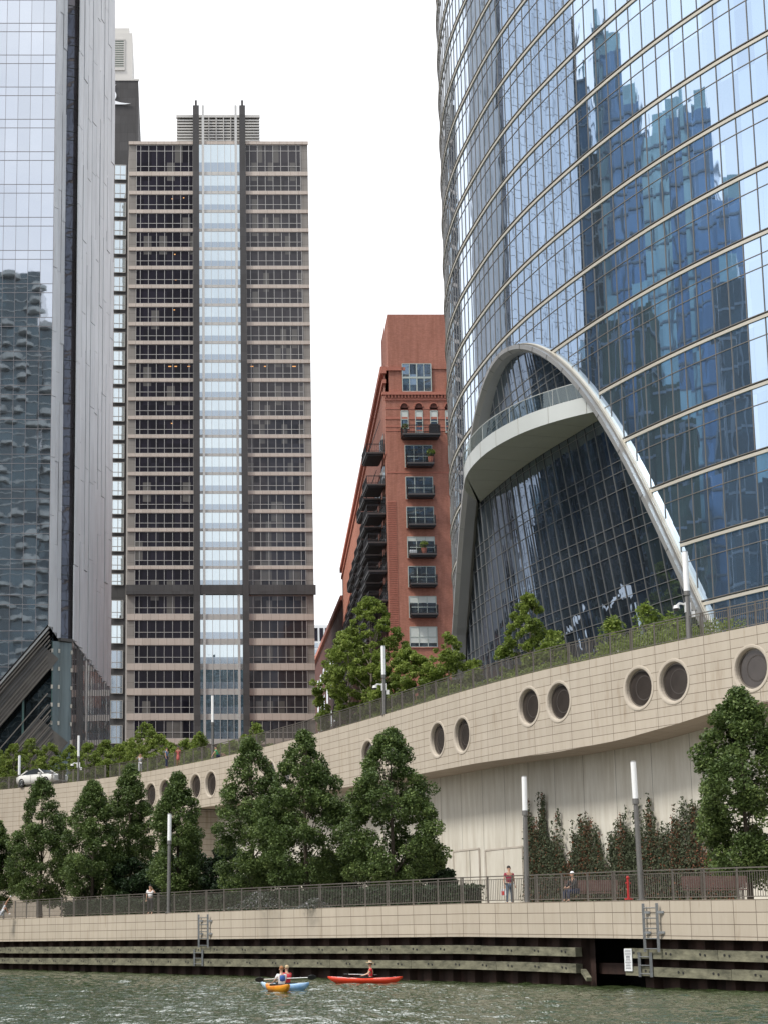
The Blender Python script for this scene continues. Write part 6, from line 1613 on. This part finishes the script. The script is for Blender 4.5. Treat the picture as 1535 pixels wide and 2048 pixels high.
# ------------------------------------------------------------------ parked car
def car():
    s = viad.hit(84, 1570)[0]; p = viad.p(s, DECK, -2.7); Yc = p.y; x = gx(84, Yc, 1560)
    t = empty('parked_car', (x, Yc, DECK), R(-46), 'white two-door luxury coupe parked on the deck behind the railing', 'car')
    Lc, Wc = 5.1, 1.9
    # front at +x. side outline stations: x, sill z, belt z, half width
    t.scale = (1.18,)*3
    st = [(-2.55,.45,.78,.62),(-2.4,.34,.95,.82),(-1.9,.26,1.02,.93),(-1.0,.24,1.02,.95),(0,.24,1.0,.95),(1.0,.24,.99,.95),(1.9,.26,.96,.92),(2.4,.32,.90,.84),(2.55,.40,.82,.72)]
    rings = []
    for xx, z0, z1, hw in st:
        rings.append([Vector((xx,y,z)) for y, z in ((-hw*.94,z0),(hw*.94,z0),(hw,(z0+z1)*.5),(hw*.97,z1-.08),(hw*.86,z1),(-hw*.86,z1),(-hw*.97,z1-.08),(-hw,(z0+z1)*.5))])
    m = MB(); m.loft(rings, True, True, True); m.build('body', M['car_paint'], t, weld=True)
    m = MB(); rf = []
    for xx, z, hw in ((-1.75,1.03,.76),(-1.15,1.33,.66),(-.3,1.46,.62),(.35,1.42,.62),(1.15,1.02,.74)):
        rf.append([Vector((xx,-hw-.06,1.0)), Vector((xx,-hw,z)), Vector((xx,hw,z)), Vector((xx,hw+.06,1.0))])
    m.loft(rf, False, False, True); m.build('greenhouse_glass', M['car_glass'], t)
    m = MB(); 
    top = [(-1.2,1.35),(-.75,1.44),(-.3,1.485),(.35,1.44)]
    for (a, za), (b, zb) in zip(top[:-1], top[1:]): m.face([(a,-.63,za),(b,-.62,zb),(b,.62,zb),(a,.63,za)], None, True)
    m.build('roof', M['car_paint'], t)
    for sy in (-1, 1):
        m = MB(); m.bar((1.15,sy*.77,1.02),(.35,sy*.63,1.44),.07,.06); m.bar((-1.75,sy*.77,1.03),(-1.15,sy*.66,1.36),.16,.08); m.build('pillar', M['car_paint'], t)
    for xx in (-1.55, 1.6):
        for sy in (-1, 1):
            w_ = empty('wheel', (xx, sy*.86, .36)); w_.parent = t
            m = MB(); m.tube((0,-.12,0),(0,.12,0),.36,n=24); m.build('tyre', M['tyre'], w_)
            m = MB(); m.tube((0,sy*.121,0),(0,sy*.135,0),.25,n=24)
            for k in range(7):
                a = 2*math.pi*k/7; m.bar((0,sy*.14,0),(math.cos(a)*.24,sy*.14,math.sin(a)*.24),.05,.02,(0,1,0))
            m.build('rim', M['chrome'], w_)
    m = MB(); m.box(2.50,-.36,.45,2.60,.36,.86); g_ = m.build('grille', M['car_grille'], t)
    m = MB()
    for y in np.linspace(-.34,.34,13): m.box(2.60,y-.01,.47,2.615,y+.01,.84)
    m.box(2.55,-.38,.86,2.62,.38,.90); m.build('grille_bars', M['chrome'], g_)
    for sy in (-1, 1):
        m = MB(); m.box(2.40,sy*.58-.16,.66,2.535,sy*.58+.16,.78); m.build('headlight', M['lamp_tube'], t)
        m = MB(); m.box(.75,sy*.98-.08,1.0,.95,sy*.98+.08,1.12); m.build('wing_mirror', M['car_paint'], t)
    m = MB(); m.box(-.9,-.965,.98,1.7,-.95,1.0); m.box(-.35,-.97,.35,-.33,-.955,.98); m.box(1.05,-.965,.35,1.07,-.955,.98); m.build('door_trim', M['chrome'], t)
car()
# pots and chairs on the brick building's balconies
bzz = {874: bz(874)}
planter(Vector((wx(806,866), YB-1.5, bz(874))), 1.6, 'planter box with orange flowers on the top front balcony', c='balcony_edge')
planter(Vector((wx(858,920), YB-1.1, bz(930))), 2.2, 'tall potted conifer on the second front balcony')
planter(Vector((wx(846,1160), YB-1.1, bz(1111))), 2.0, 'leafy potted plant on a middle front balcony')
m = MB(); c = Vector((wx(864,860), YB-1.1, bz(874))); m.box(-.6,-.35,0,.6,.35,1.15); m.box(-.5,-.3,1.15,.5,.3,1.35)
o = m.build('covered_grill', M['balcony_steel']); o.location = c; tag(o, 'barbecue grill under a black cover on the top front balcony', 'grill')
m = MB(); m.box(-.45,-.25,0,.45,.25,.45); o = m.build('white_cooler', M['white_frame']); o.location = Vector((wx(822,1100), YB-1.1, bz(1111))); tag(o, 'white storage box on a middle front balcony', 'box')
print('things done', len(bpy.data.objects))
